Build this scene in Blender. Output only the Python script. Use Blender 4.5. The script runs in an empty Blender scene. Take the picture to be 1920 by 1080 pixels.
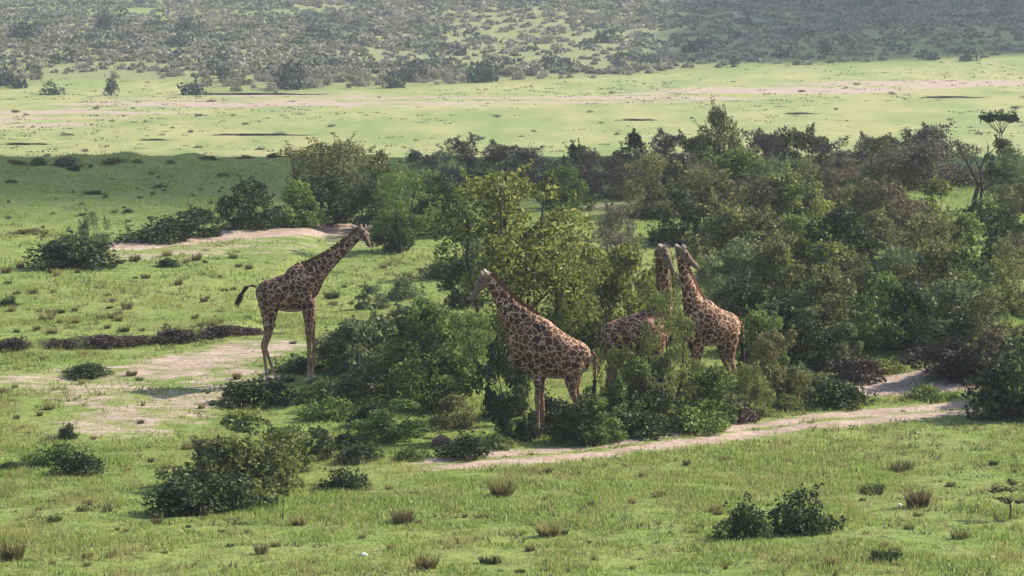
import bpy, math, random
import numpy as np
from mathutils import Vector, Matrix
R = math.radians
rng = np.random.default_rng(11)
random.seed(11)
scene = bpy.context.scene
col = scene.collection

# ------------------------------------------------------------------ camera, sky, sun, exposure
F = 5760.0                    # focal length in pixels of a 1920 px wide frame
CAMZ = 12.0
PITCH = math.atan((540 + 146) / F)
cam_d = bpy.data.cameras.new('camera'); cam = bpy.data.objects.new('camera', cam_d); col.objects.link(cam)
cam_d.sensor_width = 36.0; cam_d.lens = 36.0 * F / 1920.0
cam_d.clip_start = 0.5; cam_d.clip_end = 9000
cam.location = (0, 0, CAMZ); cam.rotation_euler = (math.pi / 2 - PITCH, 0, 0)
scene.camera = cam

SUN_EL = R(36); SUN_AZ = R(64)          # azimuth measured from +Y (view direction) towards +X
SUN = np.array([math.sin(SUN_AZ) * math.cos(SUN_EL), math.cos(SUN_AZ) * math.cos(SUN_EL), math.sin(SUN_EL)])
world = bpy.data.worlds.new("World"); scene.world = world; world.use_nodes = True
wn = world.node_tree.nodes; wl = world.node_tree.links
sky = wn.new('ShaderNodeTexSky'); sky.sky_type = 'NISHITA'; sky.sun_disc = False
sky.sun_elevation = SUN_EL; sky.sun_rotation = SUN_AZ; sky.dust_density = 1.5
bg = wn['Background']; bg.inputs['Strength'].default_value = 0.125
wl.new(sky.outputs[0], bg.inputs['Color'])
sun_d = bpy.data.lights.new('sun', 'SUN'); sun_d.energy = 4.8; sun_d.angle = R(0.5); sun_d.color = (1.0, 0.90, 0.76)
sun = bpy.data.objects.new('sun', sun_d); col.objects.link(sun)
sun.rotation_euler = Vector(SUN).to_track_quat('Z', 'Y').to_euler()
sun.location = (60, 60, 60)
scene.view_settings.view_transform = 'Standard'; scene.view_settings.look = 'None'
scene.view_settings.exposure = 1.2; scene.view_settings.gamma = 1.0
scene.render.engine = 'CYCLES'
cy = scene.cycles
cy.max_bounces = 6; cy.diffuse_bounces = 3; cy.glossy_bounces = 2; cy.transmission_bounces = 4
cy.volume_bounces = 0; cy.use_denoising = True; cy.denoiser = 'OPENIMAGEDENOISE'; cy.denoising_input_passes = 'RGB_ALBEDO_NORMAL'; cy.denoising_prefilter = 'ACCURATE'

# ------------------------------------------------------------------ noise + terrain
def _hash(ix, iy, seed):
    n = (ix.astype(np.int64) * 374761393 + iy.astype(np.int64) * 668265263 + seed * 974711) & 0x7fffffff
    n = ((n ^ (n >> 13)) * 1274126177) & 0x7fffffff
    n = n ^ (n >> 16)
    return (n & 0xffff) / 65535.0
def vnoise(x, y, seed=0):
    x = np.asarray(x, float); y = np.asarray(y, float)
    ix = np.floor(x); iy = np.floor(y); fx = x - ix; fy = y - iy
    fx = fx * fx * (3 - 2 * fx); fy = fy * fy * (3 - 2 * fy)
    a = _hash(ix, iy, seed); b = _hash(ix + 1, iy, seed); c = _hash(ix, iy + 1, seed); d = _hash(ix + 1, iy + 1, seed)
    return (a * (1 - fx) + b * fx) * (1 - fy) + (c * (1 - fx) + d * fx) * fy
def fbm(x, y, seed=0, o=4):
    s = 0; a = 0.5; t = 0
    for k in range(o):
        s = s + a * vnoise(x * 2 ** k, y * 2 ** k, seed + k * 17); t += a; a *= 0.5
    return s / t
def sstep(a, b, x):
    t = np.clip((np.asarray(x, float) - a) / (b - a), 0, 1); return t * t * (3 - 2 * t)

# profile of the ground along the view: (distance, height)
PY = np.array([-400, -60, -6, 8, 30, 50, 66, 80, 110, 146, 156, 172, 230, 330, 390, 560, 620, 900, 1300, 2000, 3200, 6000.])
PZ = np.array([14, 12, 10, 9.6, 4.6, .95, .05, 0, 0, 0, .02, -1.2, -8.5, -16.5, -18.4, -18.6, -17.6, -10.8, -1, 25, 45, 20.])
def prof(Y):
    return (np.interp(Y, PY, PZ) * 2 + np.interp(Y - 2.5, PY, PZ) + np.interp(Y + 2.5, PY, PZ)) / 4
def bank_line(X):            # eroded ledge on the left
    return 85.2 + (X + 14) * 0.50 + (fbm(X * 1.3, X * 0 + 3.3, 5, 4) - .5) * 1.3
def bank_mask(X):
    return sstep(-6.8, -8.2, X)
def H(X, Y):
    X = np.asarray(X, float); Y = np.asarray(Y, float)
    z = prof(Y)
    z = z + (fbm(X * .09, Y * .06, 1, 3) - .5) * .5 * sstep(40, 60, Y) * sstep(170, 140, Y)
    z = z + (fbm(X * .7, Y * .5, 2, 3) - .5) * .16
    z = z + (fbm(X * .35, Y * .25, 33, 3) - .5) * .9 * sstep(136, 148, Y) * sstep(175, 160, Y)
    bl = bank_line(X)
    z = z + .24 * bank_mask(X) * sstep(0, 0.3, Y - bl) * sstep(60, 25, Y - bl)
    far = sstep(560, 760, Y)
    z = z + far * ((fbm(X * .006, Y * .006, 9, 4) - .5) * 10 + X * 0.004)
    z = z + sstep(900, 2500, Y) * (fbm(X * .0012, Y * .0012, 19, 4) - .45) * 60
    # earth bank on the right edge
    z = z + 1.0 * np.exp(-(((X - 13.3) / 1.9) ** 2 + ((Y - 80.5) / 3.0) ** 2))
    z = z + .55 * np.exp(-(((X - 11.2) / 2.0) ** 2 + ((Y - 86.5) / 2.0) ** 2))
    return z

_f = np.array([0, math.cos(PITCH), -math.sin(PITCH)]); _u = np.array([0, math.sin(PITCH), math.cos(PITCH)])
def ray(u, v):
    d = _f + np.array([(u - 960) / F, 0, 0]) + _u * ((540 - v) / F); return d / d[1]
_TS = np.concatenate([np.arange(40, 160, .1), np.arange(160, 1500, 1.0)])
def at(u, v):
    d = ray(u, v); X = d[0] * _TS; Z = CAMZ + d[2] * _TS
    k = np.argmax(Z < H(X, _TS))
    Y = _TS[k]; X = d[0] * Y
    return float(X), float(Y), float(H(X, Y))
def ppm(Y): return F / Y

# ------------------------------------------------------------------ materials
def new_mat(name):
    m = bpy.data.materials.new(name); m.use_nodes = True
    nt = m.node_tree; nt.nodes.clear()
    return m, nt.nodes, nt.links
def rgb(c): return (c[0], c[1], c[2], 1)
def mixc(n, l, fac, a, b, mode='MIX'):
    x = n.new('ShaderNodeMix'); x.data_type = 'RGBA'; x.blend_type = mode
    for sock, val in ((x.inputs[0], fac), (x.inputs[6], a), (x.inputs[7], b)):
        if hasattr(val, 'links'): l.new(val, sock)
        elif isinstance(val, (int, float)): sock.default_value = val
        else: sock.default_value = rgb(val)
    return x.outputs[2]
def noise(n, l, scale, vec=None, detail=3, rough=.55):
    x = n.new('ShaderNodeTexNoise'); x.inputs['Scale'].default_value = scale
    x.inputs['Detail'].default_value = detail; x.inputs['Roughness'].default_value = rough
    if vec is not None: l.new(vec, x.inputs['Vector'])
    return x.outputs['Fac']
def ramp(n, l, fac, lo, hi, a=0.0, b=1.0):
    x = n.new('ShaderNodeMapRange'); x.inputs[1].default_value = lo; x.inputs[2].default_value = hi
    x.inputs[3].default_value = a; x.inputs[4].default_value = b; x.clamp = True
    l.new(fac, x.inputs[0]); return x.outputs[0]
def mth(n, l, op, a, b=None):
    x = n.new('ShaderNodeMath'); x.operation = op
    for k, v in enumerate((a, b)):
        if v is None: continue
        if hasattr(v, 'links'): l.new(v, x.inputs[k])
        else: x.inputs[k].default_value = v
    return x.outputs[0]

def grass_colour(n, l, pos):
    big = ramp(n, l, noise(n, l, .07, pos, 3), .35, .65)
    mid = ramp(n, l, noise(n, l, .55, pos, 4), .35, .65)
    fine = ramp(n, l, noise(n, l, 3.2, pos, 4, .7), .3, .7)
    c = mixc(n, l, big, (.105, .170, .033), (.16, .20, .048))
    c = mixc(n, l, mth(n, l, 'MULTIPLY', mid, .55), c, (.19, .21, .068))
    c = mixc(n, l, mth(n, l, 'MULTIPLY', ramp(n, l, fine, .45, .9), .8), c, (.06, .08, .025))
    pt = ramp(n, l, noise(n, l, 1.15, pos, 5, .75), .53, .68)
    c = mixc(n, l, mth(n, l, 'MULTIPLY', pt, .6), c, (.17, .14, .065))
    return c

def ground_mat():
    m, n, l = new_mat('savanna_ground')
    out = n.new('ShaderNodeOutputMaterial'); b = n.new('ShaderNodeBsdfPrincipled'); l.new(b.outputs[0], out.inputs[0])
    at_alpha = None; b.inputs['Roughness'].default_value = .95; b.inputs['Specular IOR Level'].default_value = .1
    g = n.new('ShaderNodeNewGeometry'); pos = g.outputs['Position']
    at_ = n.new('ShaderNodeAttribute'); at_.attribute_name = 'mask'
    sp = n.new('ShaderNodeSeparateColor'); l.new(at_.outputs['Color'], sp.inputs[0])
    grass = grass_colour(n, l, pos)
    pst = n.new('ShaderNodeMapping'); pst.inputs['Scale'].default_value = (.6, .25, 1); l.new(pos, pst.inputs['Vector'])
    grass = mixc(n, l, mth(n, l, 'MULTIPLY', at_.outputs['Alpha'], .72), grass, mixc(n, l, ramp(n, l, noise(n, l, .13, pst.outputs[0], 7, .75), .40, .60), (.155, .20, .07), (.29, .275, .13)))
    # pinkish dusty soil
    st = n.new('ShaderNodeMapping'); st.inputs['Scale'].default_value = (.55, 1, 1); l.new(pos, st.inputs['Vector'])
    n1 = noise(n, l, 1.6, st.outputs[0], 6, .7); n2 = noise(n, l, 6, pos, 5, .7)
    soil = mixc(n, l, ramp(n, l, n1, .3, .7), (.23, .17, .13), (.42, .335, .27))
    soil = mixc(n, l, ramp(n, l, n2, .46, .7, 0, .8), soil, (.17, .12, .09))
    # break-up threshold
    thr = mth(n, l, 'ADD', sp.outputs[0], mth(n, l, 'MULTIPLY', mth(n, l, 'SUBTRACT', n1, .5), 1.5))
    thr = mth(n, l, 'ADD', thr, mth(n, l, 'MULTIPLY', mth(n, l, 'SUBTRACT', n2, .5), .7))
    f = mth(n, l, 'MULTIPLY', ramp(n, l, thr, .38, .62), ramp(n, l, sp.outputs[0], .02, .2))
    c = mixc(n, l, f, grass, soil)
    # dark eroded earth
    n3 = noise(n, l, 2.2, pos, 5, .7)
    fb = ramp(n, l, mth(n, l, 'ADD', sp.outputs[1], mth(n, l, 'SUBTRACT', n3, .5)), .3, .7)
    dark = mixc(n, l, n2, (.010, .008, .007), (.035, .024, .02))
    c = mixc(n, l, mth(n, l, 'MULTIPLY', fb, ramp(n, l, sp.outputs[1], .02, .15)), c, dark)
    # dry scrubby tan of the far hillside
    tan = mixc(n, l, noise(n, l, .05, pos, 5, .7), (.16, .16, .085), (.235, .20, .14))
    c = mixc(n, l, mth(n, l, 'MULTIPLY', sp.outputs[2], .5), c, tan)
    l.new(c, b.inputs['Base Color'])
    bp = n.new('ShaderNodeBump'); bp.inputs['Strength'].default_value = .6; bp.inputs['Distance'].default_value = .12
    l.new(n2, bp.inputs['Height']); l.new(bp.outputs[0], b.inputs['Normal'])
    return m

def leaf_mat(name, c1, c2, c3, trans=.35, clump=1.3):
    """c1 / c2: two leaf colours, set apart to paint in highlights and dark gaps, c3 an odd leaf colour"""
    m, n, l = new_mat(name)
    out = n.new('ShaderNodeOutputMaterial')
    g = n.new('ShaderNodeNewGeometry'); oi = n.new('ShaderNodeObjectInfo')
    tc = n.new('ShaderNodeTexCoord')
    rnd = g.outputs['Random Per Island']
    cl = ramp(n, l, noise(n, l, clump, tc.outputs['Object'], 2), .38, .62)
    f = mth(n, l, 'ADD', mth(n, l, 'MULTIPLY', mth(n, l, 'POWER', rnd, 1.4), 1.0), mth(n, l, 'MULTIPLY', cl, .3))
    c = mixc(n, l, f, c1, c2)  # leaf variation, widened so that sunlit highlights and dark gaps are painted in
    odd = ramp(n, l, mth(n, l, 'FRACT', mth(n, l, 'MULTIPLY', rnd, 7.31)), .86, .9)
    c = mixc(n, l, mth(n, l, 'MULTIPLY', odd, .8), c, c3)
    hs = n.new('ShaderNodeHueSaturation'); l.new(c, hs.inputs['Color'])
    l.new(ramp(n, l, oi.outputs['Random'], 0, 1, .85, 1.2), hs.inputs['Value'])
    l.new(ramp(n, l, mth(n, l, 'FRACT', mth(n, l, 'MULTIPLY', oi.outputs['Random'], 13.7)), 0, 1, .485, .515), hs.inputs['Hue'])
    d = n.new('ShaderNodeBsdfDiffuse'); t = n.new('ShaderNodeBsdfTranslucent')
    l.new(hs.outputs[0], d.inputs[0]); l.new(hs.outputs[0], t.inputs[0])
    gl = n.new('ShaderNodeBsdfGlossy'); gl.inputs['Roughness'].default_value = .6; gl.inputs[0].default_value = (1, 1, 1, 1)
    mx = n.new('ShaderNodeMixShader'); mx.inputs[0].default_value = trans
    l.new(d.outputs[0], mx.inputs[1]); l.new(t.outputs[0], mx.inputs[2])
    m2 = n.new('ShaderNodeMixShader'); m2.inputs[0].default_value = .015
    l.new(mx.outputs[0], m2.inputs[1]); l.new(gl.outputs[0], m2.inputs[2])
    l.new(m2.outputs[0], out.inputs[0])
    return m

def plain_mat(name, c, c2=None, scale=8, rough=.9):
    m, n, l = new_mat(name)
    out = n.new('ShaderNodeOutputMaterial'); b = n.new('ShaderNodeBsdfPrincipled'); l.new(b.outputs[0], out.inputs[0])
    b.inputs['Roughness'].default_value = rough; b.inputs['Specular IOR Level'].default_value = .2
    tc = n.new('ShaderNodeTexCoord')
    l.new(mixc(n, l, ramp(n, l, noise(n, l, scale, tc.outputs['Object'], 5, .7), .3, .7), c, c2 or tuple(x * .6 for x in c)), b.inputs['Base Color'])
    return m

M = {}
M['ground'] = ground_mat()
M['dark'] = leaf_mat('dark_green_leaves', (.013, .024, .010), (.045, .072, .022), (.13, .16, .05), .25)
M['green'] = leaf_mat('green_leaves', (.035, .072, .018), (.14, .21, .045), (.28, .31, .10), .4)
M['bluegreen'] = leaf_mat('grey_green_leaves', (.035, .058, .026), (.15, .19, .075), (.28, .30, .15), .35)
M['yellow'] = leaf_mat('yellow_green_leaves', (.045, .066, .016), (.20, .23, .05), (.40, .36, .12), .42)
M['olive'] = leaf_mat('olive_leaves', (.042, .054, .02), (.17, .18, .062), (.34, .27, .11), .35)
M['leafy'] = leaf_mat('mixed_green_leaves', (.035, .055, .018), (.16, .20, .05), (.36, .35, .14), .4)
M['grey'] = leaf_mat('grey_twigs', (.055, .05, .036), (.16, .145, .105), (.26, .21, .15), .2)
M['brown'] = leaf_mat('brown_twigs', (.048, .043, .025), (.16, .145, .082), (.28, .23, .13), .25)
M['brush'] = leaf_mat('dry_brush', (.028, .022, .018), (.07, .052, .04), (.13, .10, .07), .1)
M['wood'] = plain_mat('bark', (.075, .06, .048), (.03, .024, .02), 12)
M['palewood'] = plain_mat('pale_bark', (.17, .14, .115), (.075, .06, .05), 12)
M['farleaf'] = leaf_mat('far_bush_leaves', (.075, .082, .042), (.17, .17, .088), (.24, .20, .12), .3, .3)
M['fargrey'] = leaf_mat('far_grey_bush_leaves', (.145, .135, .095), (.27, .25, .18), (.33, .29, .20), .3, .3)
M['fardark'] = leaf_mat('far_dark_bush_leaves', (.022, .036, .022), (.042, .066, .036), (.08, .10, .05), .2, .3)

# ------------------------------------------------------------------ mesh helpers
def mesh_np(name, V, Fq, mat=None, smooth=False):
    """V (n,3), Fq (m,k) all faces with k corners"""
    V = np.asarray(V, np.float32); Fq = np.asarray(Fq, np.int32)
    me = bpy.data.meshes.new(name); k = Fq.shape[1]; m = len(Fq)
    me.vertices.add(len(V)); me.vertices.foreach_set('co', V.ravel())
    me.loops.add(m * k); me.loops.foreach_set('vertex_index', Fq.ravel())
    me.polygons.add(m); me.polygons.foreach_set('loop_start', np.arange(0, m * k, k, dtype=np.int32))
    me.polygons.foreach_set('loop_total', np.full(m, k, np.int32))
    me.polygons.foreach_set('use_smooth', np.full(m, smooth, bool))
    me.update(calc_edges=True)
    if mat: me.materials.append(mat)
    return me
def link(name, me, parent=None):
    o = bpy.data.objects.new(name, me); col.objects.link(o)
    if parent: o.parent = parent
    return o
def tag(o, label=None, cat=None, group=None, kind=None):
    if label: o['label'] = label
    if cat: o['category'] = cat
    if group: o['group'] = group
    if kind: o['kind'] = kind
    return o
def unit(a): return a / np.maximum(np.linalg.norm(a, axis=-1, keepdims=True), 1e-9)
def leaf_quads(P, N, size, aspect=.5, updir=None, rg=None):
    rg = rg or rng
    n = len(P); r = rg.normal(size=(n, 3))
    if updir is not None: r = r * .45 + updir
    t = unit(r - N * np.sum(r * N, 1, keepdims=True)); b = np.cross(N, t)
    s = (size * (.55 + .9 * rg.random(n)))[:, None] if np.isscalar(size) else size[:, None]
    V = np.stack([P - t * s, P + b * s * aspect, P + t * s, P - b * s * aspect], 1).reshape(-1, 3)
    return V, np.arange(n * 4).reshape(n, 4)
def tube(pts, rad, sides=6):
    """closed tapered tube along pts; returns V, F (quads)"""
    pts = np.asarray(pts, float); n = len(pts)
    tg = unit(np.gradient(pts, axis=0))
    up = np.array([0, 0, 1.]) if abs(tg[0][2]) < .9 else np.array([1., 0, 0])
    V = []; a = np.linspace(0, 2 * math.pi, sides, endpoint=False)
    for i in range(n):
        s = unit(np.cross(tg[i], up)); w = np.cross(s, tg[i]); up = w
        V.append(pts[i] + (np.cos(a)[:, None] * s + np.sin(a)[:, None] * w) * rad[i])
    V = np.concatenate(V); Fq = []
    for i in range(n - 1):
        for j in range(sides):
            k = (j + 1) % sides
            Fq.append((i * sides + j, i * sides + k, (i + 1) * sides + k, (i + 1) * sides + j))
    return V, np.array(Fq)
class Acc:
    def __init__(s): s.V = []; s.F = []; s.n = 0
    def add(s, V, Fq): s.V.append(V); s.F.append(np.asarray(Fq) + s.n); s.n += len(V)
    def mesh(s, name, mat, smooth=False): return mesh_np(name, np.concatenate(s.V), np.concatenate(s.F), mat, smooth)

# ------------------------------------------------------------------ the ground sheet
def polydist(X, Y, pts):
    best = np.full(X.shape, 1e9)
    for (x0, y0), (x1, y1) in zip(pts[:-1], pts[1:]):
        dx, dy = x1 - x0, y1 - y0; t = np.clip(((X - x0) * dx + (Y - y0) * dy) / (dx * dx + dy * dy), 0, 1)
        best = np.minimum(best, np.hypot(X - x0 - t * dx, Y - y0 - t * dy))
    return best
def P2(pts): return [at(u, v)[:2] for u, v in pts]
ys = np.concatenate([np.arange(-300, 0, 25.), np.arange(0, 50, 1.), np.arange(50, 100, .22), np.arange(100, 176, .45), np.arange(176, 390, 4.),
                     np.arange(390, 640, 2.5), np.arange(640, 1000, 5.), np.arange(1000, 3000, 50.), np.arange(3000, 6001, 300.)])
inn = np.linspace(-1, 1, 250); outr = 1 + np.linspace(0, 1, 30)[1:] ** 2 * 6
ss = np.concatenate([-outr[::-1], inn, outr])
YY, SS = np.meshgrid(ys, ss, indexing='ij')
XX = SS * (6 + .185 * np.maximum(YY, 0))
ZZ = H(XX, YY)
g_track = .8 * sstep(1.7, .3, polydist(XX, YY, P2([(850, 868), (1000, 853), (1200, 833), (1400, 808), (1600, 785), (1800, 768)])))
g_track = g_track * (1 - .55 * sstep(.35, .0, np.abs(polydist(XX, YY, P2([(700, 880), (1000, 853), (1200, 833), (1400, 808), (1600, 785), (1950, 750)])) - 0)))
g_right = sstep(2.0, 1.2, polydist(XX, YY, P2([(1690, 722), (1760, 708), (1850, 690), (1930, 675)])))
g_left = sstep(1.9, .9, polydist(XX, YY, P2([(210, 464), (350, 452), (500, 437), (600, 429), (680, 424), (760, 420)])) / (1.0))
g_left2 = .42 * sstep(4.5, 1.0, polydist(XX, YY, P2([(230, 478), (400, 466), (560, 455), (660, 440)])))
g_pat = .62 * sstep(2.6, .6, polydist(XX, YY, P2([(300, 700), (340, 680), (430, 668), (490, 648)])))
g_pat2 = .50 * sstep(3.6, .5, polydist(XX, YY, P2([(60, 720), (170, 705), (260, 770), (210, 800)])))
g_pat3 = .54 * sstep(2.4, .5, polydist(XX, YY, P2([(180, 800), (300, 770), (460, 700)])))
g_mid = .45 * sstep(2.5, .5, polydist(XX, YY, P2([(1090, 395), (1250, 375)])))
g_pl = .60 * sstep(28, 5, polydist(XX, YY, P2([(-300, 245), (0, 232), (300, 195), (600, 190), (900, 190), (1200, 183), (1450, 172), (1700, 160), (2200, 140)])) )
g_pl2 = .55 * sstep(22, 6, polydist(XX, YY, P2([(330, 190), (600, 182), (700, 190)])))
stk = .6 * fbm(XX * .022, YY * .16, 88, 4) + .4 * fbm(XX * .09, YY * .45, 89, 3)
g_pl = g_pl * (.30 + 1.3 * sstep(.42, .60, stk)); g_pl2 = g_pl2 * (.3 + 1.3 * sstep(.42, .6, stk))
dirt = np.max([g_track, g_right, g_left, g_left2, g_pat, g_pat2, g_pat3, g_mid, g_pl, g_pl2], axis=0)
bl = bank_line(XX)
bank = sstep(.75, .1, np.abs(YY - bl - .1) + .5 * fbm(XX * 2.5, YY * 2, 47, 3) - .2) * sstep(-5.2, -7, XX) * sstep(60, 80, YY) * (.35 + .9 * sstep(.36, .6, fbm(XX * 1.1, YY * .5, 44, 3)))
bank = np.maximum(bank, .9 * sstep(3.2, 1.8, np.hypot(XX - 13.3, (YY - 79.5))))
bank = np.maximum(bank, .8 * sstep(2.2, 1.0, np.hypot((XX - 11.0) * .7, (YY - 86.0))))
hedge = P2([(-300, 205), (0, 168), (120, 148), (330, 152), (400, 170), (700, 165), (1000, 150), (1400, 126), (1700, 116), (1920, 104), (2300, 85)])
hy = np.interp(XX, [p[0] for p in hedge], [p[1] for p in hedge])
dry = sstep(-6, 14, YY - hy) * (.30 + .7 * sstep(.36, .6, fbm(XX * .012 + 4, YY * .008, 61, 4))) * .85
V = np.stack([XX, YY, ZZ], -1).reshape(-1, 3)
nr, nc = XX.shape
ii, jj = np.meshgrid(np.arange(nr - 1), np.arange(nc - 1), indexing='ij')
i0 = (ii * nc + jj).ravel(); FQ = np.stack([i0, i0 + 1, i0 + nc + 1, i0 + nc], 1)
plainm = sstep(300, 390, YY) * sstep(8, -12, YY - hy)
mask = np.stack([dirt, np.clip(bank, 0, 1), dry, plainm], -1).reshape(-1, 4).astype(np.float32)
cy_ = YY.ravel()[FQ[:, 0]]; hyf = hy.ravel()[FQ[:, 0]]
cls = np.zeros(len(FQ), int)
cls[cy_ >= 200] = 1
cls[(cy_ >= 390) & (cy_ > hyf)] = 2
cls[(cy_ < 200) & (np.maximum(np.maximum(g_track, g_right), np.maximum(g_left, 0)).ravel()[FQ[:, 0]] > .2)] = 3
cls[(cls == 1) & (np.maximum(g_pl, g_pl2).ravel()[FQ[:, 0]] > .25)] = 4
for k, nm in enumerate(['ground', 'valley_plain', 'hillside', 'dirt_track', 'bare_soil_strip']):
    fq = FQ[cls == k]
    us, inv = np.unique(fq, return_inverse=True)
    me = mesh_np(nm, V[us], inv.reshape(-1, 4), M['ground'], True)
    a = me.attributes.new('mask', 'FLOAT_COLOR', 'POINT'); a.data.foreach_set('color', mask[us].ravel())
    tag(link(nm, me), kind='structure')

# ------------------------------------------------------------------ clouds that shade the far side of the bench and part of the hill
cloud_m = plain_mat('cloud_white', (.85, .86, .88), (.75, .77, .8), .01)
def cloud(cx, cyy, z0, wx, wy, alt=520, seed=3, near=None):
    rg = np.random.default_rng(seed)
    k = (alt - z0) / SUN[2]; ox, oy = SUN[0] * k, SUN[1] * k
    import bmesh
    bm = bmesh.new()
    r0 = 26.0; nx = int(2 * wx / (r0 * 1.1)); ny = max(2, int(2 * wy / (r0 * 1.1)))
    for i in range(nx * ny):
        px = ((i % nx) + .5) / nx * 2 - 1; py = ((i // nx) + .5) / ny * 2 - 1
        r = r0 * rg.uniform(.95, 1.35)
        x = cx + ox + px * (wx - r0 * .6) + rg.normal() * 3; y = cyy + oy + py * (wy - r0 * .6) + rg.normal() * 3
        if near and rg.random() < .27: continue
        if near and y - oy - r * 1.0 < near[0] + (near[1] - near[0]) * float(sstep(-2, 8, x - ox)): continue
        m4 = Matrix.Translation((x, y, alt + rg.uniform(0, r * .3))) @ Matrix.Diagonal((r * 1.2, r, r * .45, 1))
        bmesh.ops.create_icosphere(bm, subdivisions=2, radius=1, matrix=m4)
    me = bpy.data.meshes.new('cloud'); bm.to_mesh(me); bm.free(); me.materials.append(cloud_m)
    for p in me.polygons: p.use_smooth = True
    return tag(link('cloud', me), 'white cumulus cloud shading the grass before the valley', 'cloud', kind='structure')
cloud(10, 256, 0, 260, 150, 1050, 3, (126, 146))
c2 = cloud(170, 840, -10, 115, 190, 620, 5); c2['label'] = 'white cumulus cloud shading the right end of the hillside'

# ------------------------------------------------------------------ vegetation prototypes
PROTO = {}
def crown_proto(shape, kind, var):
    key = (shape, kind, var)
    if key in PROTO: return PROTO[key]
    rg = np.random.default_rng(abs(hash((shape, var)) if False else sum(map(ord, shape)) * 31 + var * 977 + sum(map(ord, kind))))
    # size in metres; lobes
    lobes = []; stems = Acc()
    if shape == 'shrub':
        W, Hh, nl, nleaf, ls, z0 = 3.0, 2.6, 34, 7000, .062, .10
    elif shape == 'tree':
        W, Hh, nl, nleaf, ls, z0 = 3.6, 4.6, 44, 12500, .049, .24
    elif shape == 'low':
        W, Hh, nl, nleaf, ls, z0 = 1.8, .75, 18, 3200, .045, .05
    elif shape == 'twiggy':
        W, Hh, nl, nleaf, ls, z0 = 3.0, 2.6, 34, 7000, .055, .08
    elif shape == 'umbrella':
        W, Hh, nl, nleaf, ls, z0 = 4.2, 3.3, 36, 7000, .055, .58
    elif shape == 'flat':
        W, Hh, nl, nleaf, ls, z0 = 3.0, 2.4, 34, 5200, .05, .95
    elif shape == 'sapling':
        W, Hh, nl, nleaf, ls, z0 = .9, 1.7, 8, 420, .06, .42
    elif shape == 'far':
        W, Hh, nl, nleaf, ls, z0 = 3.6, 2.4, 9, 420, .22, .05
    base_n = {'shrub': 6, 'tree': 5, 'low': 5, 'twiggy': 9, 'umbrella': 3, 'flat': 2, 'sapling': 1, 'far': 2}[shape]
    for i in range(nl):
        a = rg.random() * 2 * math.pi; q = math.sqrt(rg.random()) * .92
        t = rg.random()
        if shape in ('shrub', 'twiggy') and i % 3 == 0: t *= .22; q = max(q, .5)
        zt = z0 + (1 - z0) * t
        env = {'shrub': math.sqrt(max(0, 1 - ((zt - .32) / .72) ** 2)),
               'twiggy': math.sqrt(max(0, 1 - ((zt - .45) / .62) ** 2)),
               'tree': math.sqrt(max(0, 1 - ((zt - .64) / .42) ** 2)),
               'low': math.sqrt(max(0, 1 - (zt) ** 2)),
               'umbrella': math.sqrt(max(0, 1 - ((zt - .66) / .40) ** 2)),
               'flat': 1.0, 'sapling': math.sqrt(max(0, 1 - ((zt - .7) / .34) ** 2)),
               'far': math.sqrt(max(0, 1 - ((zt - .3) / .72) ** 2))}[shape]
        r = W * rg.uniform(.065, .165) * {'low': 1.35, 'far': 2.1}.get(shape, 1)
        rr = max(0, W / 2 * env * q - r * .3) * rg.uniform(.72, 1.22)
        lobes.append((rr * math.cos(a), rr * math.sin(a), max(r * .35, zt * Hh - r * .6), r))
    lobes = np.array(lobes)
    if shape == 'flat': lobes[:, 3] *= .62; lobes[:, :2] *= 1.15
    w = lobes[:, 3] ** 2; li = rg.choice(len(lobes), nleaf, p=w / w.sum())
    D = unit(rg.normal(size=(nleaf, 3)) + np.array([0, 0, .25]))
    sq = np.array([1, 1, .38 if shape == 'flat' else .8])
    rad = lobes[li, 3] * (.5 + .55 * rg.random(nleaf) ** .6)
    Pp = lobes[li, :3] + D * rad[:, None] * sq
    # stray shoots that break the outline
    ns = int(nleaf * (.10 if shape != 'twiggy' else .16))
    ln = rg.random(ns); sid = rg.integers(0, len(lobes), ns); sd = unit(np.random.default_rng(var + 5).normal(size=(len(lobes), 3)) * .6 + np.array([0, 0, .9]))
    Pp[:ns] = lobes[sid, :3] + sd[sid] * (lobes[sid, 3] * (.8 + 1.1 * ln))[:, None] + rg.normal(size=(ns, 3)) * .04
    Pp[:, 2] = np.maximum(Pp[:, 2], .02)
    N = unit(D * .5 + rg.normal(size=(nleaf, 3)))
    if shape == 'twiggy':
        V1, F1 = leaf_quads(Pp[: nleaf // 2], N[: nleaf // 2], ls * .9, .55, None, rg)
        Pt = Pp[nleaf // 2:]; Nt = N[nleaf // 2:]
        up = unit(D[nleaf // 2:] + np.array([0, 0, 1.0]))
        V2, F2 = leaf_quads(Pt, Nt, ls * 2.6, .075, up, rg)
        Vv = np.concatenate([V1, V2]); Ff = np.concatenate([F1, F2 + len(V1)])
    else:
        Vv, Ff = leaf_quads(Pp, N, ls, .55, None, rg)
    crown = mesh_np('crown', Vv, Ff, M[kind])
    # stems
    thick = {'shrub': .035, 'tree': .07, 'low': .014, 'twiggy': .03, 'umbrella': .09, 'flat': .036, 'sapling': .022, 'far': .06}[shape]
    bases = [np.array([rg.normal() * W * .006, rg.normal() * W * .006, -.15]) for _ in range(base_n)]
    forks = []
    for bb in bases:
        hh = Hh * {'umbrella': .35, 'flat': .55, 'tree': .3, 'sapling': .5}.get(shape, .18)
        d = rg.normal(size=2) * W * (.1 if shape != 'umbrella' else .13)
        forks.append(np.array([bb[0] + d[0], bb[1] + d[1], hh]))
        mid = (bb + forks[-1]) / 2 + rg.normal(size=3) * thick * .8
        stems.add(*tube([bb, mid, forks[-1]], [thick, thick * .85, thick * .7], 6))
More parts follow.
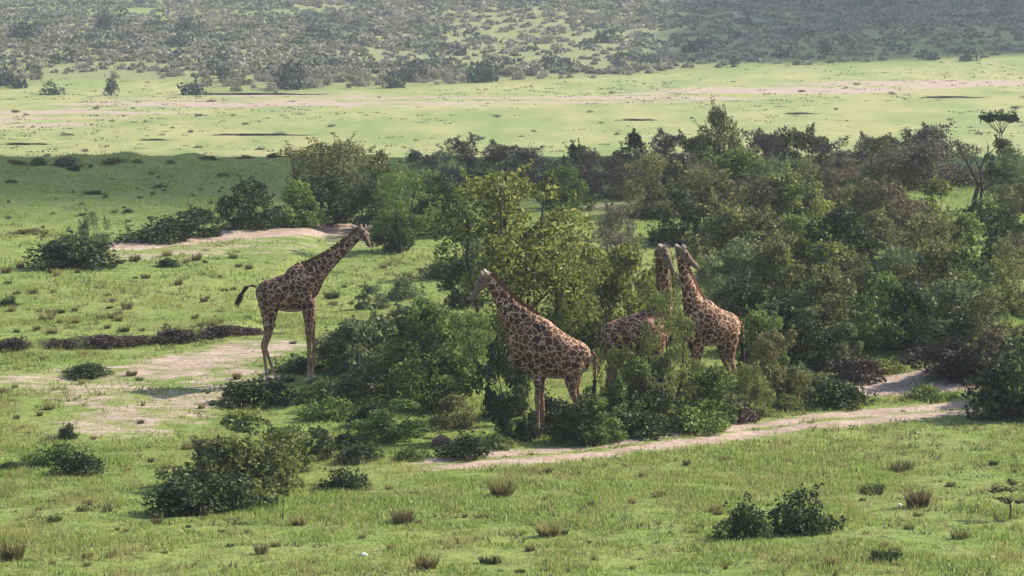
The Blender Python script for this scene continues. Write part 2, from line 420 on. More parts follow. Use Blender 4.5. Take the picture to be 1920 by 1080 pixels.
    for L in lobes[: (14 if shape not in ('low', 'far', 'sapling') else 6)]:
        fk = min(forks, key=lambda f: np.hypot(f[0] - L[0], f[1] - L[1]) + rg.random() * .3)
        mid = fk * .45 + L[:3] * .55; mid[:2] = mid[:2] * 1.12; mid = mid + rg.normal(size=3) * .05 * W / 3
        tip = L[:3] + np.array([0, 0, L[3] * .6])
        stems.add(*tube([fk, mid, L[:3], tip], [thick * .62, thick * .4, thick * .22, thick * .08], 5))
    if shape not in ('far', 'low', 'sapling'):
        for i in range(70):            # fine twigs that show through the leaves and poke out of the outline
            L = lobes[rg.integers(0, min(14, len(lobes)))]; d = unit(np.array([L[0], L[1], .4 * Hh]) * .5 + rg.normal(size=3) * .6)
            p = L[:3]; q = L[:3] + d * L[3] * rg.uniform(.8, 1.7)
            stems.add(*tube([p, (p + q) / 2 + rg.normal(size=3) * .05, q], [thick * .28, thick * .2, thick * .06], 4))
    sm = stems.mesh('stem', M['palewood'] if kind in ('grey', 'bluegreen', 'brown') else M['wood'], True)
    mx = np.abs(Vv[:, :2]).max() ; top = np.percentile(Vv[:, 2], 99.3)
    wd = np.percentile(np.abs(Vv[:, 0]), 97) * 2
    PROTO[key] = (crown, sm, wd, top)
    return PROTO[key]

def plant(name, u, v, wpx, hpx, shape, kind, label, cat='bush', group=None, var=None, rot=None, xyz=None, dims=None):
    if xyz is None:
        X, Y, Z = at(u, v)
    else: X, Y, Z = xyz
    if var is None: var = rng.integers(0, 3)
    crown, stem, wd, top = crown_proto(shape, kind, int(var))
    if dims: w, h = dims
    else: w, h = wpx / ppm(Y), hpx / ppm(Y)
    o = bpy.data.objects.new(name, None); col.objects.link(o); o.empty_display_size = .2
    o.location = (X, Y, Z)
    sx, sz = w / wd, h / top
    sy = min(max(sx, .5 * sz), 1.2 * max(sz, sx)) * rng.uniform(.85, 1.1)
    o.scale = (sx, sy, sz)
    o.rotation_euler = (0, 0, (rng.random() * 6.28 if rot is None else rot) if abs(sx - sy) < .35 * sx else rng.choice([0, math.pi]))
    c = bpy.data.objects.new('crown' if cat == 'tree' else 'foliage', crown); col.objects.link(c); c.parent = o
    s = bpy.data.objects.new('trunk' if cat == 'tree' else 'stem', stem); col.objects.link(s); s.parent = o
    tag(o, label, cat, group)
    return o

BG = 'bushes and trees of the thicket'
LG = 'low bushes in the grass'
PL = [
 # name, u, v(base), width, height, shape, kind, label, category
 ('sprawling_bush', 125, 500, 165, 60, 'low', 'dark', 'low dark green sprawling bush at the left end of the pale upper track', 'bush'),
 ('bush', 172, 488, 62, 92, 'twiggy', 'bluegreen', 'thin upright grey-green bush rising from the sprawling bush by the upper track', 'bush'),
 ('bush', 300, 452, 130, 44, 'low', 'dark', 'low dark bush just above the pale upper track, left of the round dark bush', 'bush'),
 ('bush', 365, 444, 110, 52, 'shrub', 'dark', 'spreading dark bush leaning against the round black-green bush above the track', 'bush'),
 ('bush', 468, 430, 108, 92, 'shrub', 'dark', 'round black-green bush above the middle of the pale upper track', 'bush'),
 ('bush', 556, 424, 100, 86, 'shrub', 'green', 'brighter green rounded bush beside the round black-green bush', 'bush'),
 ('tree', 632, 410, 180, 148, 'tree', 'olive', 'big grey-olive tree with a domed top standing left of the green trees', 'tree'),
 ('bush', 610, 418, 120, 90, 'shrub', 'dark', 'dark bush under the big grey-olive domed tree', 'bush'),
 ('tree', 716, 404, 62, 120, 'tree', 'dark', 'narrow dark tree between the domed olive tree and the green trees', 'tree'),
 ('bush', 690, 432, 90, 92, 'shrub', 'dark', 'black-green bush directly behind the head of the left giraffe', 'bush'),  # dark leaves put here for the shade beside the green trees
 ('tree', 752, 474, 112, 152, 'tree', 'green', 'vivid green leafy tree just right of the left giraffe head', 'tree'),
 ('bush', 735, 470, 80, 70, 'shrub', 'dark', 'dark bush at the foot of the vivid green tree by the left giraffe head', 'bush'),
 ('tree', 790, 440, 120, 122, 'tree', 'green', 'green tree with flat leafy layers behind the vivid green tree', 'tree'),
 ('bush', 838, 440, 110, 110, 'shrub', 'dark', 'dark green bush left of the tall yellow-green tree', 'bush'),
 ('bush', 860, 352, 112, 98, 'twiggy', 'grey', 'tallest grey leafless bush of the back row, left of centre', 'bush'),
 ('bush', 800, 345, 60, 55, 'twiggy', 'grey', 'small grey bush at the left end of the grey back row', 'bush'),
 ('bush', 932, 352, 130, 84, 'twiggy', 'grey', 'wide grey bush in the back row right of its tallest grey bush', 'bush'),
 ('bush', 1010, 356, 120, 80, 'twiggy', 'grey', 'grey bush in the middle of the grey back row', 'bush'),
 ('bush', 1090, 362, 112, 82, 'twiggy', 'brown', 'brownish grey bush in the back row above the grass clearing', 'bush'),
 ('bush', 1082, 342, 52, 74, 'shrub', 'dark', 'small dark green bush poking above the grey back row', 'bush'),
 ('tree', 1188, 345, 78, 96, 'shrub', 'dark', 'dense black-green bush standing out on top of the back row', 'bush'),
 ('bush', 1150, 372, 120, 84, 'twiggy', 'grey', 'grey bush below the dense black-green bush of the back row', 'bush'),
 ('bush', 1060, 392, 110, 80, 'shrub', 'green', 'mid green bush at the left edge of the grass clearing', 'bush'),
 ('bush', 1200, 362, 110, 62, 'shrub', 'bluegreen', 'grey-green bush just above the grass clearing', 'bush'),
 ('bush', 1150, 505, 92, 118, 'twiggy', 'grey', 'see-through grey bush of thin twigs standing in the grass clearing', 'bush'),
 ('bush', 1276, 462, 112, 106, 'shrub', 'dark', 'round black-green bush right behind the two giraffe heads', 'bush'),
 ('tree', 948, 700, 262, 378, 'tree', 'yellow', 'tall yellow-green tree with many thin stems behind the middle giraffe', 'tree'),
 ('tree', 1035, 690, 150, 250, 'tree', 'yellow', 'yellow-green tree of thin stems right of the tall yellow-green tree', 'tree'),
 ('bush', 880, 520, 130, 110, 'shrub', 'bluegreen', 'grey-green bush above the head of the middle giraffe', 'bush'),
 ('bush', 862, 575, 90, 90, 'shrub', 'dark', 'dark bush just behind the face of the middle giraffe', 'bush'),
 ('bush', 1095, 650, 150, 190, 'shrub', 'yellow', 'yellow-green bush between the middle giraffe and the half hidden one', 'bush'),
 ('bush', 1175, 665, 150, 205, 'shrub', 'yellow', 'yellow-green bush behind the back of the half hidden giraffe', 'bush'),
 ('tree', 1130, 620, 100, 150, 'tree', 'yellow', 'thin yellow-leaved tree below the grass clearing', 'tree'),
 ('bush', 1245, 640, 130, 150, 'shrub', 'olive', 'olive bush behind the neck of the half hidden giraffe', 'bush'),
 ('tree', 1248, 690, 84, 150, 'tree', 'leafy', 'thin yellow-green tree growing between the two right giraffes', 'tree', (1250, 790)),
 ('bush', 1150, 796, 100, 146, 'shrub', 'yellow', 'yellow-green bush before the rump of the half hidden giraffe', 'bush'),
 ('bush', 1205, 800, 90, 120, 'twiggy', 'olive', 'thin olive bush before the shoulder of the half hidden giraffe', 'bush'),
 # front leafy group between left and middle giraffe
 ('bush', 782, 640, 100, 80, 'shrub', 'green', 'green bush on the grass left of the middle giraffe head', 'bush'),
 ('bush', 692, 580, 62, 46, 'shrub', 'bluegreen', 'small grey-green bush on the grass right of the left giraffe chest', 'bush'),
 ('bush', 690, 744, 190, 150, 'shrub', 'bluegreen', 'large grey-green bush hiding the ground beside the left giraffe forelegs', 'bush'),
 ('bush', 800, 760, 190, 185, 'shrub', 'green', 'large leafy green bush in the middle between the left and middle giraffes', 'bush'),
 ('bush', 742, 700, 150, 125, 'shrub', 'bluegreen', 'grey-green bush behind the gap between the two large leafy bushes', 'bush'),
 ('tree', 880, 745, 120, 165, 'tree', 'green', 'green tree with thin dark stems under the chin of the middle giraffe', 'tree'),
 ('bush', 650, 700, 110, 90, 'shrub', 'bluegreen', 'grey-green bush touching the far foreleg of the left giraffe', 'bush'),
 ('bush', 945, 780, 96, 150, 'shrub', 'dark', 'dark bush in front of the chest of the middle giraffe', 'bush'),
 ('bush', 740, 820, 130, 70, 'shrub', 'green', 'green bush low in front of the large leafy green bush', 'bush'),
 ('bush', 700, 800, 80, 48, 'low', 'dark', 'dark low bush before the large grey-green bush', 'bush'),
 ('bush', 850, 800, 90, 60, 'shrub', 'olive', 'olive bush above the small earth mound', 'bush'),
 ('bush', 620, 790, 100, 48, 'low', 'green', 'low green bush in front of the left giraffe forefeet', 'bush'),
 ('bush', 468, 754, 150, 46, 'low', 'dark', 'low dark bush in front of the left giraffe hind feet', 'bush'),
 ('bush', 560, 698, 90, 34, 'low', 'dark', 'low dark bush on the grass between the fore and hind legs of the left giraffe', 'bush'),
 ('bush', 648, 842, 76, 34, 'low', 'dark', 'left of two small dark bushes near the left end of the front track', 'bush'),
 ('bush', 680, 864, 90, 32, 'low', 'dark', 'small flat dark bush just above the left end of the front track', 'bush'),
 ('bush', 640, 918, 100, 42, 'low', 'dark', 'dark flat bush right of the big leafy bush at lower left', 'bush'),
 ('bush', 876, 856, 92, 48, 'low', 'dark', 'dark bush on the upper edge of the front track, below the middle giraffe', 'bush'),
 ('bush', 595, 862, 70, 60, 'shrub', 'dark', 'dark bush behind the right end of the big leafy bush at lower left', 'bush'),
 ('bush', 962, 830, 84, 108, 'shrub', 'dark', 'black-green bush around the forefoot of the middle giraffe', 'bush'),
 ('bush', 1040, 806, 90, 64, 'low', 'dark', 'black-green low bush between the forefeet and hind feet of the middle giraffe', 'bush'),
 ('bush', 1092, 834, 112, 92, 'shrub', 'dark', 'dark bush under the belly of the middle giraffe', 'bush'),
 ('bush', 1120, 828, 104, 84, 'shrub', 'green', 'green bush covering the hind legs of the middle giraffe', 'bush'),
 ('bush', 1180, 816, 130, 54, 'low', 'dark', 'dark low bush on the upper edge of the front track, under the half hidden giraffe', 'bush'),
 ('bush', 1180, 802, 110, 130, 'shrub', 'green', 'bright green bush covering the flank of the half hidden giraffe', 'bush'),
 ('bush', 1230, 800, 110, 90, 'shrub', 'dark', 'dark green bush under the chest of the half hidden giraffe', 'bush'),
 ('bush', 1300, 812, 120, 56, 'low', 'green', 'dark green low bush beside the dark brush pile at the track', 'bush'),
 ('bush', 1330, 792, 116, 106, 'shrub', 'green', 'bright green bush hiding the feet of the right giraffe', 'bush'),
 ('bush', 1375, 788, 90, 38, 'low', 'brush', 'dark brown brush pile beside the front track', 'brush pile'),
 ('bush', 1450, 745, 110, 125, 'shrub', 'olive', 'leafy bush with pale leaf tips right of the right giraffe', 'bush'),
 ('bush', 1500, 745, 80, 60, 'shrub', 'bluegreen', 'small grey-green bush at the lower edge of the thicket', 'bush'),
 ('bush', 1400, 735, 60, 80, 'shrub', 'dark', 'black-green bush behind the tail of the right giraffe', 'bush'),
 ('bush', 1605, 712, 130, 44, 'low', 'brush', 'dark brown twiggy brush lying on the grass below the thicket', 'brush pile'),
 ('bush', 1578, 762, 110, 50, 'low', 'dark', 'dark bush in the grass right above the middle of the front track', 'bush'),
 ('bush', 1740, 748, 84, 28, 'low', 'green', 'low green bush just below the pale track at the right', 'bush'),
 ('bush', 1780, 698, 150, 60, 'low', 'brush', 'dark brown brush hanging over the pale track at the right', 'brush pile'),
 ('bush', 1850, 690, 100, 70, 'shrub', 'brown', 'brown bush on the earth bank above the pale right track', 'bush'),
 ('bush', 1884, 784, 165, 128, 'low', 'dark', 'big black-green bush sloping down the bank at the right edge', 'bush'),
 ('bush', 1925, 740, 120, 112, 'shrub', 'dark', 'black-green bush cut by the right edge above the big sloping bush', 'bush'),
 ('bush', 1292, 782, 60, 110, 'twiggy', 'leafy', 'thin leafy bush between the forelegs of the right giraffe and the thin yellow-green tree', 'bush'),
 ('bush', 1402, 778, 84, 96, 'twiggy', 'leafy', 'sparse leafy bush at the hind feet of the right giraffe', 'bush'),
 ('bush', 1425, 700, 90, 120, 'shrub', 'green', 'green bush right beside the rump of the right giraffe', 'bush'),
 # left foreground
 ('bush', 468, 925, 215, 150, 'shrub', 'leafy', 'big leafy green bush at lower left', 'bush'),
 ('bush', 400, 915, 150, 98, 'shrub', 'olive', 'olive left half of the leafy bush clump at lower left', 'bush'),
 ('bush', 540, 884, 100, 86, 'shrub', 'leafy', 'leafy bush joined to the right of the big leafy bush at lower left', 'bush'),
 ('bush', 340, 966, 160, 74, 'low', 'dark', 'low dark bush trailing left from the leafy clump at lower left', 'bush'),  # dark leaves laid where the leafy clump casts its shadow
 ('bush', 445, 955, 150, 72, 'low', 'dark', 'low black-green bush at the foot of the big leafy green bush', 'bush'),
 ('bush', 140, 888, 92, 42, 'low', 'dark', 'dark low bush in the bright grass at far lower left', 'bush'),
 ('bush', 105, 868, 90, 40, 'low', 'green', 'green low bush behind the dark one at far lower left', 'bush'),
 ('bush', 130, 822, 38, 30, 'low', 'dark', 'tiny dark bush on the bare ground at far left', 'bush'),
 ('bush', 172, 706, 86, 26, 'low', 'dark', 'flat dark bush below the eroded bank at left', 'bush'),
 ('scrub', 112, 664, 56, 18, 'low', 'brush', 'dark brown scrub on the left end of the eroded bank', 'scrub'),
 ('scrub', 186, 662, 84, 24, 'low', 'brush', 'wide dark scrub clump on the eroded bank, second from its left end', 'scrub'),
 ('scrub', 252, 656, 50, 18, 'low', 'brush', 'dark scrub on the eroded bank between two wider clumps', 'scrub'),
 ('scrub', 322, 660, 92, 26, 'low', 'brush', 'widest dark scrub clump in the middle of the eroded bank', 'scrub'),
 ('scrub', 404, 650, 74, 22, 'low', 'brush', 'dark scrub clump on the eroded bank left of the left giraffe', 'scrub'),
 ('scrub', 458, 644, 42, 14, 'low', 'brush', 'small dark scrub on the eroded bank nearest the left giraffe', 'scrub'),
 ('scrub', 8, 676, 50, 26, 'low', 'brush', 'dark scrub where the eroded bank meets the left edge', 'scrub'),
 ('bush', 20, 880, 44, 14, 'low', 'dark', 'flat dark bush at the left edge of the photo', 'bush'),
 ('bush', 20, 574, 44, 20, 'low', 'dark', 'small dark bush at the left edge level with the left giraffe belly', 'bush'),
 ('bush', 312, 500, 44, 16, 'low', 'dark', 'small dark bush below the pale upper track', 'bush'),
 ('bush', 72, 311, 30, 18, 'low', 'bluegreen', 'small grey-green bush on the edge of the shaded grass at far left', 'bush'),
 ('bush', 128, 311, 50, 18, 'low', 'grey', 'little grey bush on the edge of the shaded grass, right of the grey-green one', 'bush'),
 ('bush', 780, 300, 30, 18, 'low', 'grey', 'tiny grey bush at the edge of the bright plain near the domed tree', 'bush'),
 ('bush', 1400, 1010, 104, 78, 'low', 'dark', 'left one of the two dark bushes on the near grass at lower right', 'bush'),
 ('bush', 1508, 998, 142, 82, 'low', 'dark', 'right and wider one of the two dark bushes on the near grass at lower right', 'bush'),
 ('sapling', 530, 974, 46, 96, 'sapling', 'leafy', 'thin sapling with few yellowish leaves before the big leafy bush', 'sapling'),
 ('sapling', 1892, 976, 70, 80, 'sapling', 'olive', 'thin sapling with a reddish stem at the lower right edge', 'sapling'),
 # right part, special ones
 ('tree', 1350, 380, 90, 180, 'tree', 'olive', 'tallest tree of the back row with an airy crown, above the right giraffe', 'tree'),
 ('tree', 1705, 410, 165, 148, 'umbrella', 'grey', 'domed grey tree with dark trunks visible under its crown', 'tree'),
 ('flat_topped_acacia', 1873, 300, 74, 92, 'flat', 'dark', 'small flat-topped acacia against the bright plain at right', 'tree'),
 ('bush', 1880, 345, 80, 84, 'shrub', 'dark', 'black-green bush under the flat-topped acacia', 'bush'),
 ('bush', 1540, 480, 90, 110, 'shrub', 'yellow', 'yellow-green bush lit up in the middle of the right thicket', 'bush'),
 ('bush', 1900, 520, 80, 80, 'twiggy', 'brown', 'pinkish brown leafless bush at the right edge', 'bush'),
]
for (nm, u, v, w, h, sh, kd, lab, ct, *ex) in PL:
    if ex: v = ex[0][1]; h = h + 104
    if ct == 'tree': nm = 'tree' if nm in ('tree', 'bush') else nm
    if ct == 'bush' and nm == 'tree': nm = 'bush'
    if ct == 'brush pile': nm = 'brush_pile'
    if ct == 'scrub':
        X_ = at(u, v)[0]; Y_ = float(bank_line(X_)) - .1
        plant(nm, u, v, w, h, sh, kd, lab, ct, xyz=(X_, Y_, float(H(X_, Y_ - .1))))
        continue
    plant(nm, u, v, w, h, sh, kd, lab, ct)

# rows of the right thicket, from back to front
rows = [
 # v, u list, height range, kinds, label-phrase
 (350, [1245, 1295, 1400, 1455, 1510, 1565, 1622, 1668, 1722, 1765], (92, 122), [('twiggy', 'grey'), ('shrub', 'olive'), ('twiggy', 'grey')], 'back row'),
 (400, [1215, 1320, 1385, 1440, 1500, 1570, 1625, 1910], (95, 125), [('twiggy', 'olive'), ('twiggy', 'brown'), ('shrub', 'green'), ('twiggy', 'bluegreen')], 'second row from the back'),
 (455, [1345, 1410, 1480, 1610, 1680, 1740, 1915], (105, 135), [('twiggy', 'olive'), ('twiggy', 'brown'), ('shrub', 'leafy')], 'third row from the back'),
 (520, [1370, 1430, 1500, 1570, 1650, 1720, 1800, 1870], (110, 140), [('shrub', 'olive'), ('twiggy', 'olive'), ('shrub', 'green'), ('shrub', 'dark')], 'middle row'),
 (590, [1395, 1460, 1530, 1600, 1670, 1740, 1815, 1890], (110, 145), [('twiggy', 'bluegreen'), ('shrub', 'olive'), ('shrub', 'leafy'), ('twiggy', 'olive')], 'third row from the front'),
 (650, [1420, 1490, 1560, 1635, 1710, 1790, 1870], (105, 140), [('shrub', 'dark'), ('shrub', 'bluegreen'), ('shrub', 'olive'), ('shrub', 'green')], 'second row from the front'),
 (695, [1440, 1520, 1590], (80, 110), [('shrub', 'bluegreen'), ('shrub', 'dark')], 'front row'),
]
ORD = ['leftmost'] + [q + ' from the left' for q in 'second third fourth fifth sixth seventh eighth ninth tenth eleventh'.split()]
KN = {'grey': 'grey leafless', 'brown': 'brownish twiggy', 'olive': 'olive', 'bluegreen': 'grey-green', 'green': 'green', 'yellow': 'yellow-green', 'leafy': 'leafy', 'dark': 'dark green'}
for v, us, hr, kinds, ph in rows:
    for k, u in enumerate(us):
        sh, kd = kinds[k % len(kinds)]
        h = rng.uniform(*hr)
        plant('bush', u + rng.uniform(-10, 10), v + rng.uniform(-8, 8), h * rng.uniform(.95, 1.25), h, sh, kd,
              '%s bush, %s in %s of right thicket' % (KN[kd], ORD[k] if k < len(us) - 1 else 'rightmost', ph), 'bush', 'bushes of the right thicket')

# bare tree
def bare_tree(u, v, hpx, label):
    X, Y, Z = at(u, v); s = hpx / ppm(Y)
    A = Acc()
    segs = [([(0, 0, -.1), (-.03, 0, .3), (.02, 0, .5)], .042, .034), ([(.07, 0, -.1), (.05, .02, .3), (.06, 0, .5)], .03, .024),
            ([(.02, 0, .48), (-.08, 0, .68), (-.17, .02, .85), (-.22, .02, 1.0)], .028, .008), ([(.05, 0, .48), (.05, .03, .7), (.12, .03, .85), (.13, 0, .95)], .024, .006),
            ([(.06, 0, .42), (.15, -.03, .5), (.28, -.04, .52), (.33, -.05, .58)], .02, .006), ([(.05, .0, .62), (-.02, .05, .78), (.0, .06, .9)], .014, .004),
            ([(-.1, 0, .7), (-.13, -.05, .82), (-.1, -.08, .93)], .012, .004), ([(.1, .02, .8), (.19, .03, .9), (.24, .03, .93)], .01, .003)]
    for pts, r0, r1 in segs:
        A.add(*tube(np.array(pts) * s, np.linspace(r0, r1, len(pts)) * s * .72, 7))
    T = A
    for i in range(60):
        pts, r0, r1 = segs[2 + i % 6]; p = np.array(pts[-1]) * (1 - rng.random() * .3) ; q = p + unit(rng.normal(size=3) + [0, 0, .8]) * rng.uniform(.05, .14)
        T.add(*tube(np.array([p, (p + q) / 2 + rng.normal(size=3) * .008, q]) * s, [.003 * s, .0025 * s, .001 * s], 4))
    t = link('bare_tree', A.mesh('bare_tree', M['wood'], True)); t.location = (X, Y, Z)
    return tag(t, label, 'tree')
bare_tree(1830, 428, 166, 'dead bare tree with forked dark branches near the right edge')

# ------------------------------------------------------------------ far hillside bushes
FARG = 'bushes on the far hillside'
hx = [p[0] for p in hedge]; hyy = [p[1] for p in hedge]
cand = []
tries = rng.random((52000, 2))
Yc = 470 + tries[:, 0] ** .8 * 520; Xc = (tries[:, 1] - .5) * 2 * (.175 * Yc + 22)
edge = np.interp(Xc, hx, hyy)
dens = .30 + .8 * sstep(.38, .56, fbm(Xc * .016 + 4, Yc * .012, 61, 4))
ok = (Yc > edge + rng.normal(size=len(Yc)) * 5 + 4) & (rng.random(len(Yc)) < dens * .42 * (0.55 + .45 * sstep(500, 800, Yc)))
Xc, Yc = Xc[ok], Yc[ok]; Zc = H(Xc, Yc)
order = np.argsort(Yc)
big = rng.random(len(Xc))
sizes = .38 + .5 * rng.random(len(Xc)) ** 2 + (big > .93) * (.6 + .6 * rng.random(len(Xc)))
def far_plant(x, y, s, kind, label, group, hs=1.0, ws=1.0, name='bush'):
    crown, stem, wd, top = crown_proto('far', kind, int(rng.integers(0, 4)))
    o = link(name, crown); o.location = (x, y, float(H(x, y)) - .05); o.scale = (s * ws, s * ws, s * hs); o.rotation_euler = (0, 0, rng.random() * 6.28)
    tag(o, label, 'bush', group); return o
inview = np.abs(Xc[order]) < .172 * Yc[order]
ind = order[inview][:225]
indset = set(ind.tolist())
for i in ind:
    dk = big[i] > .93
    kind = 'fardark' if dk else ('fargrey' if rng.random() < .62 else 'farleaf')
    far_plant(Xc[i], Yc[i], sizes[i], kind, {'fardark': 'dark green bush among paler ones low on the far hillside', 'fargrey': 'pale grey-brown bush low on the far hillside',
              'farleaf': 'dull olive bush low on the far hillside'}[kind], FARG)
far_marks = [(735, 165, 30, 24, 'lone dark round bush at the foot of the hillside, left of centre'),
 (360, 178, 46, 28, 'dark bush at the left end of the reddish bank on the plain'), (95, 178, 36, 20, 'round dark bush on the bright grass at far left'),
 (210, 180, 26, 26, 'dark bush with a ragged top on the bright grass at left'), (30, 165, 34, 22, 'dark bush at the left edge of the plain'),
 (335, 88, 34, 20, 'dark green bush on the left hillside below the topmost one'), (350, 62, 30, 24, 'dark green bush high on the left hillside'),
 (198, 62, 40, 30, 'large dark bush high on the left hillside near the corner'), (595, 76, 44, 26, 'dark blue-green bush high on the hillside, left of centre'),
 (45, 75, 60, 26, 'wide dark bush group at the upper left'), (836, 98, 24, 18, 'left of two dark green bushes in the grassy gap of the hillside'),
 (860, 104, 28, 20, 'right of two dark green bushes in the grassy gap of the hillside'), (1376, 126, 18, 18, 'small dark bush at the foot of the hillside, right of centre'),
 (1465, 108, 26, 20, 'dark bush near the foot of the hillside above the right thicket'), (1820, 114, 30, 20, 'dark bush at the foot of the hillside at the right'),
 (1545, 104, 28, 22, 'dark bush near the foot of the hillside, right of a similar one'), (1140, 80, 40, 28, 'large dark bush in the middle of the hillside'),
 (1305, 98, 38, 24, 'wide dark bush at the lower part of the right hillside'), (1160, 128, 24, 22, 'dark bush at the foot of the hillside in the centre'),
 (1740, 112, 30, 18, 'grey bush at the foot of the hillside near the right'), (627, 46, 26, 20, 'dark bush near the top edge, left of centre'),
 (700, 66, 30, 18, 'dark bush above the grassy gap of the hillside'), (1030, 120, 30, 20, 'dark bush low on the hillside, just left of the centre line of the thicket')]
for (u, v, w, h, lab) in far_marks:
    x, y, z = at(u, v); s = (w / ppm(y)) / 3.4
    far_plant(x, y, s * 1.2, 'fardark', lab, None, hs=(h / ppm(y)) / 2.3 / s)
for k, (u, v, w, h) in enumerate([(140, 320, 36, 10), (215, 304, 44, 8), (258, 306, 26, 8), (395, 300, 40, 8), (320, 306, 22, 7), (460, 298, 30, 7), (515, 296, 26, 8), (30, 306, 34, 7), (300, 352, 26, 7), (180, 364, 40, 7), (240, 398, 30, 7), (60, 438, 60, 9), (20, 344, 28, 7), (420, 330, 28, 6)]):
    plant('low_shrub', u, v, w, h, 'low', 'olive' if k % 3 else 'dark', 'flat dark tuft of low shrub on the shaded grass at upper left', 'shrub', 'flat tufts on the shaded grass')
# small marks on the plain
for k in range(60):
    u = rng.uniform(0, 1920); v = rng.uniform(150, 300)
    x, y, z = at(u, v)
    if y < 380: continue
    if y > np.interp(x, hx, hyy) - 3: continue
    far_plant(x, y, rng.uniform(.15, .3), 'farleaf', 'tiny dark tuft on the bright valley plain', 'tufts on the valley plain', hs=.7, ws=rng.uniform(1, 2.2), name='grass_tuft')
# the rest of the hillside scrub as one mass
rest = [i for i in range(len(Xc)) if i not in indset]
for kind, sel in (('fargrey', lambda q: q < .5), ('farleaf', lambda q: .5 <= q < .93), ('fardark', lambda q: q >= .93)):
    idx = np.array([i for i in rest if sel(big[i])])
    if not len(idx): continue
    nl = 46
    n = len(idx); c = np.stack([Xc[idx], Yc[idx], Zc[idx]], 1)
    s = sizes[idx] * 1.7
    D = unit(rng.normal(size=(n, nl, 3))); D[..., 2] = np.abs(D[..., 2]) * .95
    lob = 1 + .35 * np.sin(D[..., 0] * 5 + rng.random((n, 1)) * 6) * np.cos(D[..., 1] * 4 + rng.random((n, 1)) * 6)
    Pp = c[:, None] + D * (s[:, None] * lob * rng.uniform(.6, 1.05, (n, nl)))[..., None] * np.array([1, 1, .78])
    N = unit(D * .6 + rng.normal(size=(n, nl, 3)) * .6)
    Vv, Ff = leaf_quads(Pp.reshape(-1, 3), N.reshape(-1, 3), .40, .7)
    tag(link('hillside_scrub', mesh_np('hillside_scrub', Vv, Ff, M[kind])), {'fargrey': 'pale grey-brown scrub covering the far hillside', 'farleaf': 'dull olive scrub covering the far hillside',
        'fardark': 'dark bushes dotted through the far hillside scrub'}[kind], 'scrub', kind='stuff')
print('FAR', len(Xc), len(rest))

# ------------------------------------------------------------------ grass cover
def grass_mat(name, dry=False):
    m, n, l = new_mat(name)
    out = n.new('ShaderNodeOutputMaterial'); g = n.new('ShaderNodeNewGeometry')
    c = grass_colour(n, l, g.outputs['Position'])
    rnd = g.outputs['Random Per Island']
    c = mixc(n, l, ramp(n, l, rnd, .0, 1, .1, .75), c, (.26, .36, .09))
    c = mixc(n, l, ramp(n, l, mth(n, l, 'FRACT', mth(n, l, 'MULTIPLY', rnd, 9.7)), .82, .86, 0, .8), c, (.42, .36, .19))
    if dry: c = mixc(n, l, .6, c, (.24, .18, .09))
    d = n.new('ShaderNodeBsdfDiffuse'); t = n.new('ShaderNodeBsdfTranslucent'); mx = n.new('ShaderNodeMixShader'); mx.inputs[0].default_value = .5
    l.new(c, d.inputs[0]); l.new(c, t.inputs[0]); l.new(d.outputs[0], mx.inputs[1]); l.new(t.outputs[0], mx.inputs[2]); l.new(mx.outputs[0], out.inputs[0])
    return m
M['grass'] = grass_mat('grass_blades'); M['drygrass'] = grass_mat('dry_grass_blades', True)
M['drybrown'] = leaf_mat('brown_grass_blades', (.06, .05, .022), (.20, .15, .07), (.12, .15, .05), .35, 4)
mask_img = (dirt, bank)
def dirt_at(X, Y):
    i = np.clip(np.searchsorted(ys, Y) - 1, 0, len(ys) - 1); s = X / (6 + .185 * np.maximum(Y, 0)); j = np.clip(np.searchsorted(ss, s) - 1, 0, len(ss) - 1)
    return np.maximum(dirt[i, j], bank[i, j])
def blades(X, Y, h, w, lean=.35):
    n = len(X); Z = H(X, Y) - .01
    a = rng.random(n) * 6.28; ca, sa = np.cos(a), np.sin(a)
    b0 = np.stack([X - ca * w, Y - sa * w, Z], 1); b1 = np.stack([X + ca * w, Y + sa * w, Z], 1)
    lx, ly = rng.normal(size=n) * lean * h, rng.normal(size=n) * lean * h
    t = np.stack([X + lx, Y + ly, Z + h], 1)
    V = np.stack([b0, b1, t], 1).reshape(-1, 3)
    return V, np.arange(n * 3).reshape(n, 3)
def scatter(n, y0, y1, hb, wb, thr=.0):
    Y = np.sqrt(rng.random(n) * (y1 ** 2 - y0 ** 2) + y0 ** 2); X = (rng.random(n) - .5) * 2 * (.172 * Y + 2.5)
    cl = fbm(X * 1.1, Y * 1.1, 71, 3) * .6 + fbm(X * .3, Y * .3, 73, 2) * .4
    dm = dirt_at(X, Y)
    keep = (rng.random(n) < np.clip((cl - .28) * 3.2, .12, 1)) & (rng.random(n) > dm * 1.6)
    X, Y, cl = X[keep], Y[keep], cl[keep]
    h = hb * (.4 + .9 * rng.random(len(X))) * (.5 + 1.1 * sstep(.4, .7, cl)); w = wb * (.6 + .8 * rng.random(len(X)))
    return blades(X, Y, h, w)
ga = Acc()
for (n, y0, y1, hb, wb) in ((330000, 50, 70, .072, .014), (200000, 70, 95, .07, .018), (120000, 95, 160, .09, .026)):
    ga.add(*scatter(n, y0, y1, hb, wb))
wd_m = Acc()
nw = 5200; Yw = np.sqrt(rng.random(nw) * (125 ** 2 - 50 ** 2) + 50 ** 2); Xw = (rng.random(nw) - .5) * 2 * (.172 * Yw + 2)
kw = (fbm(Xw * .45, Yw * .35, 201, 3) > .40 + .25 * rng.random(nw)) & (dirt_at(Xw, Yw) < .5); Xw, Yw = Xw[kw], Yw[kw]; nb = 16
sw = rng.uniform(.04, .15, len(Xw))[:, None]
